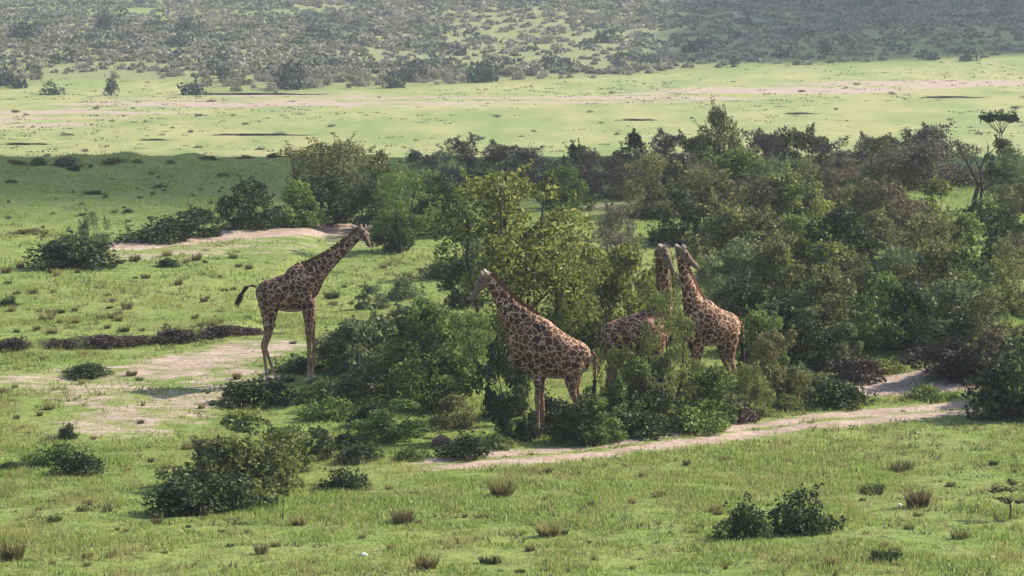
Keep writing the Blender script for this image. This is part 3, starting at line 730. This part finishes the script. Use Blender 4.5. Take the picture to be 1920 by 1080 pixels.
Xb = (Xw[:, None] + rng.normal(size=(len(Xw), nb)) * sw).ravel(); Yb = (Yw[:, None] + rng.normal(size=(len(Xw), nb)) * sw).ravel()
wd_m.add(*blades(Xb, Yb, (sw * rng.uniform(.5, 1.3, (len(Xw), nb))).ravel(), rng.uniform(.012, .024, len(Xb)), .7))
wm = tag(link('ground_weeds', wd_m.mesh('ground_weeds', M['olive'])), 'small dark and olive weeds speckling the short grass', 'weeds', kind='stuff')
hb = rng.integers(0, 2 ** 31)
for (u, v, w, h, kd, lab) in ((1470, 770, 60, 34, 'leafy', 'small leafy herb clump right of the dark brush pile'), (1530, 735, 66, 36, 'olive', 'olive herb clump below the thicket edge'), (1660, 700, 70, 30, 'leafy', 'leafy herb clump left of the pale right track'),
                              (770, 862, 60, 26, 'green', 'green herb clump at the left tip of the front track'), (930, 842, 60, 30, 'leafy', 'leafy herb clump on the track edge left of the middle giraffe forefeet'), (600, 745, 60, 36, 'green', 'green herb clump right below the left giraffe forefeet'),
                              (820, 520, 60, 34, 'leafy', 'leafy herb clump on the grass left of the middle giraffe head'), (760, 560, 70, 44, 'bluegreen', 'grey-green bushlet on the grass between left and middle giraffes'), (850, 640, 80, 60, 'green', 'green bushlet just below the middle giraffe muzzle')):
    plant('herb_clump', u, v, w, h, 'low', kd, lab, 'herb clump')
gd = Acc()
Yd = np.sqrt(rng.random(160000) * (100 ** 2 - 50 ** 2) + 50 ** 2); Xd = (rng.random(160000) - .5) * 2 * (.172 * Yd + 2.5)
cd = .55 * fbm(Xd * .8, Yd * .5, 171, 3) + .45 * fbm(Xd * 2.6, Yd * 1.6, 173, 2)
kd_ = (cd > .56 + .05 * rng.random(160000)) & (dirt_at(Xd, Yd) < .3)
gd.add(*blades(Xd[kd_], Yd[kd_], .10 + .16 * rng.random(kd_.sum()), np.full(kd_.sum(), .009), .3))
tag(link('dry_grass', gd.mesh('dry_grass', M['drygrass'])), 'longer dry yellowish grass in patches among the short green grass', 'dry grass', kind='stuff')
tag(link('grass', ga.mesh('grass', M['grass'])), 'short bright green grass with yellowish tips covering the slope', 'grass', kind='stuff')

# tussocks and weeds: individuals
def tussock_mesh(seed, mat, n=240, r=.16, h=.38):
    rg = np.random.default_rng(seed)
    a = rg.random(n) * 6.28; q = np.sqrt(rg.random(n)) * r
    hh = h * (.35 + .75 * rg.random(n)); w = .010 + .008 * rg.random(n)
    ba = rg.random(n) * 6.28
    x, y = q * np.cos(a), q * np.sin(a); out = .08 + .42 * rg.random(n)
    b0 = np.stack([x - np.cos(ba) * w, y - np.sin(ba) * w, 0 * x - .03], 1); b1 = np.stack([x + np.cos(ba) * w, y + np.sin(ba) * w, 0 * x - .03], 1)
    t = np.stack([x + np.cos(a) * out * hh + rg.normal(size=n) * .03, y + np.sin(a) * out * hh + rg.normal(size=n) * .03, hh], 1)
    return mesh_np('grass_tussock', np.stack([b0, b1, t], 1).reshape(-1, 3), np.arange(n * 3).reshape(n, 3), mat)
TM = {'dry': [tussock_mesh(s, M['drygrass']) for s in range(4)], 'brown': [tussock_mesh(s + 9, M['drybrown']) for s in range(3)], 'dark': [tussock_mesh(s + 20, M['dark'], 260, .2, .26) for s in range(3)], 'green': [tussock_mesh(s + 30, M['olive'], 260, .2, .3) for s in range(3)]}
def tussock(u, v, hpx, kind, label, group):
    X, Y, Z = at(u, v); s = hpx * .75 / ppm(Y) / .38
    o = link('grass_tussock', TM[kind][int(rng.integers(0, len(TM[kind])))]); o.location = (X, Y, Z); o.scale = (s * rng.uniform(.9, 1.5), s * rng.uniform(.9, 1.4), s)
    o.rotation_euler = (0, 0, rng.random() * 6.28)
    return tag(o, label, 'grass tussock', group)
TL = [(940, 930, 42, 'brown', 'brown-topped grass tussock on the near grass left of centre'), (755, 982, 40, 'brown', 'brown grass tussock at the lower left of centre'),
 (1690, 884, 36, 'green', 'upright green tussock on the near grass at right'), (1722, 950, 52, 'brown', 'tall brown tussock beside a white stone at lower right'),
 (1635, 926, 36, 'dark', 'dark tussock left of the tall brown one at lower right'), (1660, 1052, 52, 'dark', 'dark tussock below the two dark bushes at lower right'),
 (560, 984, 30, 'dry', 'wide straw-coloured tussock at the foot of the thin sapling'), (800, 1066, 40, 'brown', 'brown tussock at the bottom edge left of centre'),
 (920, 1058, 34, 'dark', 'dark tussock at the bottom edge near the centre'), (1030, 1004, 44, 'dry', 'straw-coloured tussock at the bottom near the centre'),
 (238, 580, 22, 'brown', 'small brown tussock on the grass behind the left giraffe tail'), (232, 622, 20, 'dark', 'dark tussock above the eroded bank at left'),
 (102, 978, 26, 'dark', 'left of two dark tussocks at lower left'), (152, 960, 22, 'dark', 'right of two dark tussocks at lower left'),
 (88, 600, 24, 'dry', 'dry tussock on the grass at far left'), (300, 640, 18, 'green', 'green tussock just above the eroded bank'),
 (20, 1050, 60, 'brown', 'brown dry tussock in the lower left corner'), (1028, 886, 18, 'dark', 'flat dark tussock below the front track'),
 (490, 1040, 30, 'brown', 'brown tussock at the bottom left of centre'), (400, 610, 20, 'dry', 'dry tussock left of the left giraffe hind leg'),
 (1340, 960, 26, 'dry', 'straw tussock left of the two dark bushes'), (1560, 1060, 34, 'dry', 'straw tussock at the bottom edge below the two dark bushes'),
 (1800, 1010, 30, 'green', 'green tussock near the white stone in the lower right corner')]
for t in TL: tussock(*t, None)
nm_ = {'dry': 'small straw-coloured tussock', 'brown': 'small brown tussock', 'dark': 'small dark tussock', 'green': 'small olive tussock'}
for (n, ur, vr, hr, where) in ((85, (0, 1920), (860, 1075), (9, 20), 'scattered on the near grass'), (55, (0, 470), (470, 630), (9, 20), 'scattered on the grass behind the left giraffe'),
                               (30, (0, 560), (640, 860), (9, 22), 'scattered below the eroded bank at left'), (36, (0, 540), (310, 440), (5, 11), 'scattered on the shaded grass at upper left'),
                               (20, (600, 860), (470, 640), (10, 26), 'scattered on the grass right of the left giraffe')):
    for k in range(n):
        u, v = rng.uniform(*ur), rng.uniform(*vr)
        if 860 <= v and u > 560 and v < 905 - (u - 700) * .1: continue
        if dirt_at(*[np.array([q]) for q in at(u, v)[:2]])[0] > .6: continue
        kd = rng.choice(['dry', 'brown', 'dark', 'green'], p=[.35, .2, .2, .25])
        tussock(u, v, rng.uniform(*hr), kd, nm_[kd] + ' ' + where, 'tussocks ' + where)

# small white stones, earth mound
import bmesh
stone_m = plain_mat('white_stone', (.8, .79, .76), (.6, .58, .55), 20)
earth_m = plain_mat('reddish_earth', (.17, .10, .075), (.06, .036, .03), 3)
def lump(name, u, v, size, mat, label, cat, sq=(1, .8, .6), seed=1, sub=3):
    X, Y, Z = at(u, v); bm = bmesh.new(); bmesh.ops.create_icosphere(bm, subdivisions=sub, radius=1)
    for q in bm.verts:
        k = 1 + .45 * (fbm(np.array([q.co.x * 1.7 + seed * 7]), np.array([q.co.y * 1.7 + q.co.z * 1.3]), seed, 3)[0] - .5)
        q.co = Vector((q.co.x * sq[0] * k, q.co.y * sq[1] * k, q.co.z * sq[2] * k)) * size
    me = bpy.data.meshes.new(name); bm.to_mesh(me); bm.free(); me.materials.append(mat)
    for p in me.polygons: p.use_smooth = sub > 2
    o = link(name, me); o.location = (X, Y, Z + size * sq[2] * .35); return tag(o, label, cat)
lump('white_stone', 683, 1042, .06, stone_m, 'small white stone at the bottom left of centre', 'stone', seed=2, sub=2)
lump('white_stone', 1687, 948, .05, stone_m, 'small white stone left of the tall brown tussock', 'stone', seed=3, sub=2)
lump('white_stone', 1860, 1047, .06, stone_m, 'small white stone in the lower right corner', 'stone', seed=4, sub=2)
lump('white_stone', 1718, 813, .05, stone_m, 'small white stone just below the right end of the front track', 'stone', seed=5, sub=2)
lump('earth_mound', 828, 836, .24, earth_m, 'small reddish earth mound among bushes above the front track', 'earth mound', (1, .7, .75), 6)

for (u, v, wd_, lab) in ((1780, 184, 110, 'dark thin earth ledge on the bright plain at the right'), (475, 178, 230, 'dark reddish earth ledge above the bare strip of the plain'),
                         (40, 272, 90, 'dark earth ledge on the plain at the left edge'), (290, 264, 60, 'short dark earth ledge on the plain, left of centre'), (480, 255, 170, 'long thin earth ledge on the plain behind the domed tree'),
                         (1500, 215, 60, 'thin dark earth ledge on the plain above the right thicket'), (1190, 227, 70, 'thin dark earth ledge on the plain above the middle giraffes')):
    e_ = plant('earth_ledge', u, v, wd_, 4, 'low', 'brush', lab, 'earth ledge')
    e_.scale[1] = e_.scale[0] * .10; e_.rotation_euler[2] = 0

# speckle of small plants on the far plain
npf = 5200; Yf = 385 + rng.random(npf) * 330; Xf = (rng.random(npf) - .5) * 2 * (.175 * Yf + 20)
kf = (Yf < np.interp(Xf, hx, hyy) + 5) & (fbm(Xf * .05, Yf * .02, 301, 4) > .40 + .22 * rng.random(npf)); Xf, Yf = Xf[kf], Yf[kf]; nb = 9
sf = rng.uniform(.12, .5, len(Xf))[:, None] ** 1.3
XB = (Xf[:, None] + rng.normal(size=(len(Xf), nb)) * sf * 1.4).ravel(); YB = (Yf[:, None] + rng.normal(size=(len(Xf), nb)) * sf).ravel()
pw = Acc(); pw.add(*blades(XB, YB, (sf * rng.uniform(.4, .9, (len(Xf), nb))).ravel(), (sf * rng.uniform(.2, .5, (len(Xf), nb))).ravel(), .5))
tag(link('plain_weeds', pw.mesh('plain_weeds', M['farleaf'])), 'small dark weeds speckling the bright far plain', 'weeds', kind='stuff')

# ------------------------------------------------------------------ giraffes
def giraffe_mat():
    m, n, l = new_mat('giraffe_coat')
    out = n.new('ShaderNodeOutputMaterial'); b = n.new('ShaderNodeBsdfPrincipled'); l.new(b.outputs[0], out.inputs[0])
    b.inputs['Roughness'].default_value = .8; b.inputs['Specular IOR Level'].default_value = .2
    tc = n.new('ShaderNodeTexCoord'); oi = n.new('ShaderNodeObjectInfo')
    a = n.new('ShaderNodeAttribute'); a.attribute_name = 'zone'; sp = n.new('ShaderNodeSeparateColor'); l.new(a.outputs['Color'], sp.inputs[0])
    # wobble the coordinates so that the patch edges are ragged
    nz = n.new('ShaderNodeTexNoise'); nz.inputs['Scale'].default_value = 11; nz.inputs['Detail'].default_value = 2; l.new(tc.outputs['Object'], nz.inputs['Vector'])
    vm = n.new('ShaderNodeVectorMath'); vm.operation = 'SCALE'; vm.inputs['Scale'].default_value = .13; l.new(nz.outputs['Color'], vm.inputs[0])
    va = n.new('ShaderNodeVectorMath'); va.operation = 'ADD'; l.new(tc.outputs['Object'], va.inputs[0]); l.new(vm.outputs[0], va.inputs[1])
    vo = n.new('ShaderNodeTexVoronoi'); vo.feature = 'DISTANCE_TO_EDGE'; vo.inputs['Scale'].default_value = 6.6; l.new(va.outputs[0], vo.inputs['Vector'])
    edge = ramp(n, l, vo.outputs['Distance'], .025, .075)
    vc = n.new('ShaderNodeTexVoronoi'); vc.inputs['Scale'].default_value = 6.6; l.new(va.outputs[0], vc.inputs['Vector'])
    sc_ = n.new('ShaderNodeSeparateColor'); l.new(vc.outputs['Color'], sc_.inputs[0])
    patch = mixc(n, l, sc_.outputs[0], (.032, .013, .008), (.10, .040, .019))
    vs = n.new('ShaderNodeTexVoronoi'); vs.feature = 'DISTANCE_TO_EDGE'; vs.inputs['Scale'].default_value = 9; l.new(va.outputs[0], vs.inputs['Vector'])
    edge2 = ramp(n, l, vs.outputs['Distance'], .08, .16)
    cream = mixc(n, l, noise(n, l, 3, tc.outputs['Object']), (.36, .225, .14), (.45, .30, .20))
    body = mixc(n, l, edge, cream, patch)
    leg = mixc(n, l, mth(n, l, 'MULTIPLY', edge2, .55), (.28, .165, .095), (.11, .048, .028))
    lf = ramp(n, l, sp.outputs[0], .18, .52)
    c = mixc(n, l, lf, body, leg)
    c = mixc(n, l, ramp(n, l, sp.outputs[0], .72, .95), c, (.36, .29, .23))
    face = mixc(n, l, mth(n, l, 'MULTIPLY', edge2, .45), (.155, .11, .09), (.04, .026, .022))
    c = mixc(n, l, sp.outputs[1], c, face)
    c = mixc(n, l, mth(n, l, 'MULTIPLY', sp.outputs[2], .75), c, (.45, .39, .35))
    l.new(c, b.inputs['Base Color'])
    return m
M['coat'] = giraffe_mat()
M['mane'] = plain_mat('mane_hair', (.16, .07, .035), (.07, .03, .02), 20)
M['black'] = plain_mat('black_hair', (.012, .01, .01), (.02, .018, .016), 20)
M['horn'] = plain_mat('hoof_horn', (.12, .10, .085), (.07, .06, .05), 14)
M['eye'] = plain_mat('dark_eye', (.01, .008, .008), (.012, .01, .01), 5, .15)
M['ear'] = plain_mat('ear_hair', (.40, .33, .28), (.25, .18, .14), 12)

def interp_path(pts, rads, n):
    """Catmull-Rom through pts (k,3) and radii (k,2)"""
    A = np.concatenate([np.asarray(pts, float), np.asarray(rads, float)], 1); k = len(A)
    A = np.concatenate([[2 * A[0] - A[1]], A, [2 * A[-1] - A[-2]]]); outp = []
    for s in range(k - 1):
        p0, p1, p2, p3 = A[s:s + 4]
        for t in np.linspace(0, 1, n, endpoint=False):
            outp.append(.5 * (2 * p1 + (p2 - p0) * t + (2 * p0 - 5 * p1 + 4 * p2 - p3) * t * t + (3 * p1 - p0 - 3 * p2 + p3) * t ** 3))
    outp.append(A[-2]); outp = np.array(outp)
    return outp[:, :3], np.maximum(outp[:, 3:], .012)
def loft(bm, pts, rads, n=6, sides=16):
    """elliptic loft: rads = (lateral (y), in-plane) ; the path lies mostly in the xz plane"""
    P, Rd = interp_path(pts, rads, n); tg = unit(np.gradient(P, axis=0)); a = np.linspace(0, 2 * math.pi, sides, endpoint=False)
    rings = []
    def ring(c, t, r, s):
        lat = np.array([0, 1., 0]); lat = unit(lat - t * np.dot(lat, t)); w = np.cross(lat, t)
        return [bm.verts.new(tuple(c + (math.cos(q) * lat * r[0] + math.sin(q) * w * r[1]) * s)) for q in a]
    # rounded ends
    for s, off in ((.45, -.55), (.8, -.3)): rings.append(ring(P[0] + tg[0] * off * min(Rd[0]), tg[0], Rd[0], s))
    for c, t, r in zip(P, tg, Rd): rings.append(ring(c, t, r, 1))
    for s, off in ((.8, .3), (.45, .55)): rings.append(ring(P[-1] + tg[-1] * off * min(Rd[-1]), tg[-1], Rd[-1], s))
    for r0, r1 in zip(rings[:-1], rings[1:]):
        for j in range(sides):
            k = (j + 1) % sides; bm.faces.new((r0[j], r0[k], r1[k], r1[j]))
    bm.faces.new(rings[0][::-1]); bm.faces.new(rings[-1])
    return P, Rd, tg

def giraffe(label, u, v, heading, trunk, neck, head_dir, legs, tail, scale=1.0, zoff=0, head_side=0.0, xyz=None):
    """trunk: [(x,z,ry,rz)], neck: [(x,y,z,ry,r)], head_dir: (dx,dy,dz) from the poll to the muzzle, legs: four lists of (x,y,z,r)"""
    neck = [(p[0], p[1], p[2], p[3] * k_, p[4] * k_) for p, k_ in zip(neck, (1, .93, .86, .84, .85, .9))]
    bm = bmesh.new()
    loft(bm, [(x, 0, z) for x, z, a, b_ in trunk], [(a, b_) for x, z, a, b_ in trunk], 6, 20)
    NP, NR, NT = loft(bm, [p[:3] for p in neck], [(p[3], p[4]) for p in neck], 8, 18)
    poll = np.array(neck[-1][:3], float); hd = unit(np.array(head_dir, float)); L = .66
    side = unit(np.cross(hd, [0, 0, 1.])); upv = unit(np.cross(side, hd))
    hp = [poll - hd * .06 + upv * .02, poll + hd * .10 + upv * .03, poll + hd * .24 + upv * .01, poll + hd * .42, poll + hd * .57 - upv * .01, poll + hd * .66 - upv * .02]
    hr = [.10, .135, .12, .082, .078, .055]
    for c0, c1, r0, r1 in zip(hp[:-1], hp[1:], hr[:-1], hr[1:]):
        for t in np.linspace(0, 1, 5):
            c = c0 + (c1 - c0) * t; r = r0 + (r1 - r0) * t
            rot = Matrix((tuple(hd), tuple(side), tuple(upv))).transposed().to_4x4()
            bmesh.ops.create_icosphere(bm, subdivisions=2, radius=1, matrix=Matrix.Translation(c) @ rot @ Matrix.Diagonal((r * .9, r * .78, r, 1)))
    # brow ridges
    for s in (-1, 1):
        c = poll + hd * .17 + side * s * .075 + upv * .085
        bmesh.ops.create_icosphere(bm, subdivisions=2, radius=.042, matrix=Matrix.Translation(c))
    legs = [[(q[0], q[1], q[2]) + tuple(r_ * (1 if j < 2 else .88) for r_ in q[3:]) for j, q in enumerate(lg)] for lg in legs]
    for leg in legs:
        pts = [q[:3] for q in leg]
        A, Rr = interp_path(pts, [(q[3], q[4] if len(q) > 4 else q[3]) for q in leg], 5)
        tg = unit(np.gradient(A, axis=0))
        loft(bm, pts, [(q[3], q[4] if len(q) > 4 else q[3]) for q in leg], 6, 12)
    me = bpy.data.meshes.new('giraffe'); bm.to_mesh(me); bm.free()
    o = link('giraffe', me)
    rm = o.modifiers.new('r', 'REMESH'); rm.mode = 'VOXEL'; rm.voxel_size = .026
    sm = o.modifiers.new('s', 'SMOOTH'); sm.factor = .5; sm.iterations = 5
    dg = bpy.context.evaluated_depsgraph_get(); me2 = bpy.data.meshes.new_from_object(o.evaluated_get(dg))
    o.modifiers.clear(); o.data = me2; bpy.data.meshes.remove(me); me2.name = 'giraffe'
    me2.materials.clear(); me2.materials.append(M['coat'])
    for p in me2.polygons: p.use_smooth = True
    nv = len(me2.vertices); co = np.empty(nv * 3, np.float32); me2.vertices.foreach_get('co', co); co = co.reshape(-1, 3)
    no = np.empty(nv * 3, np.float32); me2.vertices.foreach_get('normal', no); no = no.reshape(-1, 3)
    belly = min(z - b_ for x, z, a, b_ in trunk[1:-1])
    legf = np.clip((belly + .12 - co[:, 2]) / (belly + .12), 0, 1)
    hdist = np.min([np.linalg.norm(co - c, axis=1) for c in hp], axis=0)
    hf = sstep(.17, .10, hdist) * sstep(1.2, 0, legf)
    xr = (trunk[0][0] - .1, trunk[-1][0])
    bf = sstep(-.6, -.95, no[:, 2]) * ((co[:, 2] > belly - .05) & (co[:, 2] < belly + .5) & (co[:, 0] < xr[1] - .45))
    z = np.stack([legf, hf, bf, np.ones(nv)], 1).astype(np.float32)
    at2 = me2.attributes.new('zone', 'FLOAT_COLOR', 'POINT'); at2.data.foreach_set('color', z.ravel())
    # mane: short ridge along the back of the neck
    ma = Acc(); k = len(NP)
    for i in range(2, k - 1):
        lat = np.array([0, 1., 0]); lat = unit(lat - NT[i] * np.dot(lat, NT[i])); w = np.cross(lat, NT[i])
        if w[0] > 0: w = -w
        b0 = NP[i] + w * (NR[i][1] - .02)
        for j in range(4):
            q = b0 + NT[i] * rng.uniform(-.05, .05) + lat * rng.normal() * .012
            ma.add(*tube([q, q + w * .05 + NT[i] * .01, q + w * rng.uniform(.08, .105) + NT[i] * .02], [.026, .02, .006], 5))
    link('mane', ma.mesh('mane', M['mane'], True), o)
    # ears, ossicones, eyes
    for s in (-1, 1):
        e = Acc(); c = poll + side * s * .11 - hd * .02 + upv * .07
        d = unit(side * s * 1.0 - hd * .35 + upv * .25)
        pts = [c, c + d * .07, c + d * .15, c + d * .22]
        e.add(*tube(pts, [.03, .062, .055, .01], 8)); link('ear', e.mesh('ear', M['ear'], True), o)
        h_ = Acc(); c = poll + side * s * .055 + upv * .10 + hd * .03; d = unit(upv * 1 - hd * .45 + side * s * .1)
        h_.add(*tube([c, c + d * .08, c + d * .15], [.034, .026, .026], 8)); oc = link('ossicone', h_.mesh('ossicone', M['ear'], True), o)
        t_ = Acc(); t_.add(*tube([c + d * .14, c + d * .17, c + d * .20], [.03, .036, .012], 8)); link('hair_tuft', t_.mesh('hair_tuft', M['black'], True), oc)
        c = poll + hd * .18 + side * s * .098 + upv * .05; b2 = bmesh.new(); bmesh.ops.create_uvsphere(b2, u_segments=12, v_segments=8, radius=.03, matrix=Matrix.Translation(c))
        em = bpy.data.meshes.new('eye'); b2.to_mesh(em); b2.free(); em.materials.append(M['eye']); link('eye', em, o)
    # tail
    ta = Acc(); ta.add(*tube(tail, np.linspace(.04, .018, len(tail)), 7)); tl = link('tail', ta.mesh('tail', M['coat'], True), o)
    tt = Acc(); e0 = np.array(tail[-1], float); dd = unit(e0 - np.array(tail[-2], float))
    for i in range(46):
        q = unit(dd + np.array([0, 0, -.55]) + rng.normal(size=3) * .16); ln = rng.uniform(.22, .42)
        tt.add(*tube([e0 - dd * .1 + rng.normal(size=3) * .02, e0 + q * ln * .5, e0 + q * ln + np.array([0, 0, -.1])], [.016, .022, .005], 5))
    link('tail_tuft', tt.mesh('tail_tuft', M['black'], True), tl)
    # hooves
    for leg in legs:
        p = np.array(leg[-1][:3]); b2 = bmesh.new()
        for s in (-1, 1):
            mt = Matrix.Translation((p[0] + .035, p[1] + s * .036, .055)) @ Matrix.Diagonal((.095, .038, .065, 1))
            bmesh.ops.create_icosphere(b2, subdivisions=2, radius=1, matrix=mt)
        hm = bpy.data.meshes.new('hoof'); b2.to_mesh(hm); b2.free(); hm.materials.append(M['horn']); link('hoof', hm, o)
    X, Y, Z = at(u, v)
    o.location = (X, Y, Z + zoff); o.rotation_euler = (0, 0, R(heading)); o.scale = (scale,) * 3
    return tag(o, label, 'giraffe', 'giraffes beside and in the thicket')

def legset(fx, hx_, zf, zh, dyf=.17, dyh=.17, front=((0, 0), (0, 0)), hind=((0, 0), (0, 0))):
    """fore legs at fx, hind legs at hx_; per leg (knee dx, foot dx)"""
    L = []
    for s, (k, f) in zip((-1, 1), front):
        L.append([(fx - .02, s * dyf, zf, .12, .22), (fx + .02 + k * .2, s * dyf, zf - .45, .105, .15), (fx + k * .7, s * dyf * .95, zf * .56, .075, .09), (fx + .015 + k, s * dyf * .9, zf * .46, .07, .078), (fx + k * .7 + f * .3, s * dyf * .9, zf * .36, .055, .058),
                  (fx + f * .8, s * dyf * .9, .22, .048, .052), (fx + f, s * dyf * .9, .14, .06, .065), (fx + f + .03, s * dyf * .9, .07, .06, .07)])
    for s, (k, f) in zip((-1, 1), hind):
        L.append([(hx_ + .10, s * dyh, zh, .16, .30), (hx_ + .10 + k * .3, s * dyh, zh - .35, .12, .20), (hx_ + .06 + k * .6, s * dyh, zh * .60, .08, .11), (hx_ - .04 + k, s * dyh, zh * .46, .06, .085), (hx_ - .02 + k * .8 + f * .2, s * dyh, zh * .36, .052, .06),
                  (hx_ + .02 + f * .8, s * dyh, .22, .048, .052), (hx_ + .03 + f, s * dyh, .14, .06, .065), (hx_ + .06 + f, s * dyh, .07, .06, .07)])
    return L

# 1: the whole giraffe on open grass, facing right
giraffe('whole giraffe standing in the open on grass at the left, neck stretched to the right', 543, 718, 4,
    trunk=[(-.74, 2.30, .20, .26), (-.58, 2.33, .30, .36), (-.30, 2.34, .36, .44), (.05, 2.37, .40, .53), (.36, 2.50, .38, .62), (.60, 2.55, .29, .56), (.74, 2.50, .18, .36)],
    neck=[(.40, 0, 2.66, .24, .46), (.68, 0, 2.88, .20, .36), (.98, 0, 3.12, .155, .265), (1.34, 0, 3.42, .12, .20), (1.66, 0, 3.70, .10, .16), (1.90, 0, 3.93, .095, .125)],
    head_dir=(.32, .72, -.60), legs=legset(.50, -.62, 2.15, 2.1, front=((.0, .0), (.14, .12)), hind=((.03, .28), (-.02, .0))),
    tail=[(-.84, 0, 2.52), (-.94, 0, 2.56), (-1.06, 0, 2.53), (-1.16, 0, 2.44)])
# 2: the big middle one, facing left
giraffe('large middle giraffe facing left, head lowered to a bush, rump lit by the sun', 1030, 815, 172,
    trunk=[(-.86, 1.74, .20, .30), (-.68, 1.80, .32, .42), (-.38, 1.84, .40, .52), (.0, 1.94, .42, .62), (.38, 2.12, .40, .70), (.66, 2.34, .32, .62), (.84, 2.40, .20, .42)],
    neck=[(.50, 0, 2.38, .26, .50), (.78, 0, 2.72, .22, .42), (1.01, 0, 3.04, .17, .30), (1.21, 0, 3.33, .135, .215), (1.36, 0, 3.55, .11, .165), (1.47, 0, 3.70, .1, .13)],
    head_dir=(.58, .14, -.78), legs=legset(.20, -.66, 1.9, 1.75, .2, .2, front=((.0, -.05), (.06, .05)), hind=((.0, .05), (.05, .1))),
    tail=[(-1.0, 0, 2.0), (-1.09, 0, 1.85), (-1.10, 0, 1.55), (-1.06, 0, 1.2)])
# 3: half hidden, facing right
giraffe('half hidden giraffe behind bushes, body dark and only its head and upper neck clear', 1190, 775, 14,
    trunk=[(-.78, 1.85, .20, .28), (-.60, 1.90, .30, .38), (-.30, 1.92, .38, .46), (.05, 1.94, .40, .52), (.36, 1.98, .38, .56), (.60, 2.05, .30, .50), (.74, 2.08, .18, .36)],
    neck=[(.48, 0, 2.10, .24, .42), (.66, 0, 2.50, .19, .32), (.74, 0, 2.90, .15, .24), (.74, 0, 3.35, .12, .18), (.70, 0, 3.75, .10, .15), (.66, 0, 4.02, .095, .125)],
    head_dir=(.40, -.35, -.85), legs=legset(.48, -.6, 1.85, 1.75), tail=[(-.92, 0, 2.05), (-1.0, 0, 1.9), (-1.02, 0, 1.7), (-1.0, 0, 1.45)])
# 4: the right one, body towards the left, looking back to the right
giraffe('right giraffe with a sunlit back, its head turned to look right', 1334, 758, 205,
    trunk=[(-.66, 1.88, .20, .27), (-.50, 1.92, .31, .38), (-.22, 1.94, .38, .46), (.08, 2.0, .40, .54), (.36, 2.12, .36, .60), (.56, 2.22, .28, .52), (.68, 2.24, .18, .36)],
    neck=[(.36, 0, 2.24, .24, .42), (.54, 0, 2.58, .19, .32), (.66, 0, 2.92, .15, .24), (.78, 0, 3.30, .12, .18), (.88, 0, 3.65, .10, .15), (.94, 0, 3.90, .095, .125)],
    head_dir=(-.75, .05, -.62), legs=legset(.44, -.52, 1.9, 1.8, front=((0, 0), (.1, .05))), tail=[(-.80, 0, 2.05), (-.88, 0, 1.9), (-.9, 0, 1.6), (-.88, 0, 1.35)])

# ------------------------------------------------------------------ haze
hz_m, n, l = new_mat('haze_air'); out = n.new('ShaderNodeOutputMaterial'); pv = n.new('ShaderNodeVolumePrincipled')
pv.inputs['Color'].default_value = (.86, .93, 1, 1); pv.inputs['Density'].default_value = .00020; pv.inputs['Anisotropy'].default_value = .2
l.new(pv.outputs[0], out.inputs['Volume'])
bm = bmesh.new(); zlo, zhi = ZZ.min() - 1.5, max(ZZ.max(), CAMZ) + 12
bmesh.ops.create_cube(bm, size=1, matrix=Matrix.Translation((0, 2850, (zlo + zhi) / 2)) @ Matrix.Diagonal((17000, 6600, zhi - zlo, 1)))
me = bpy.data.meshes.new('haze'); bm.to_mesh(me); bm.free(); me.materials.append(hz_m)
tag(link('haze', me), 'thin pale blue haze over the far valley', 'haze', kind='stuff')
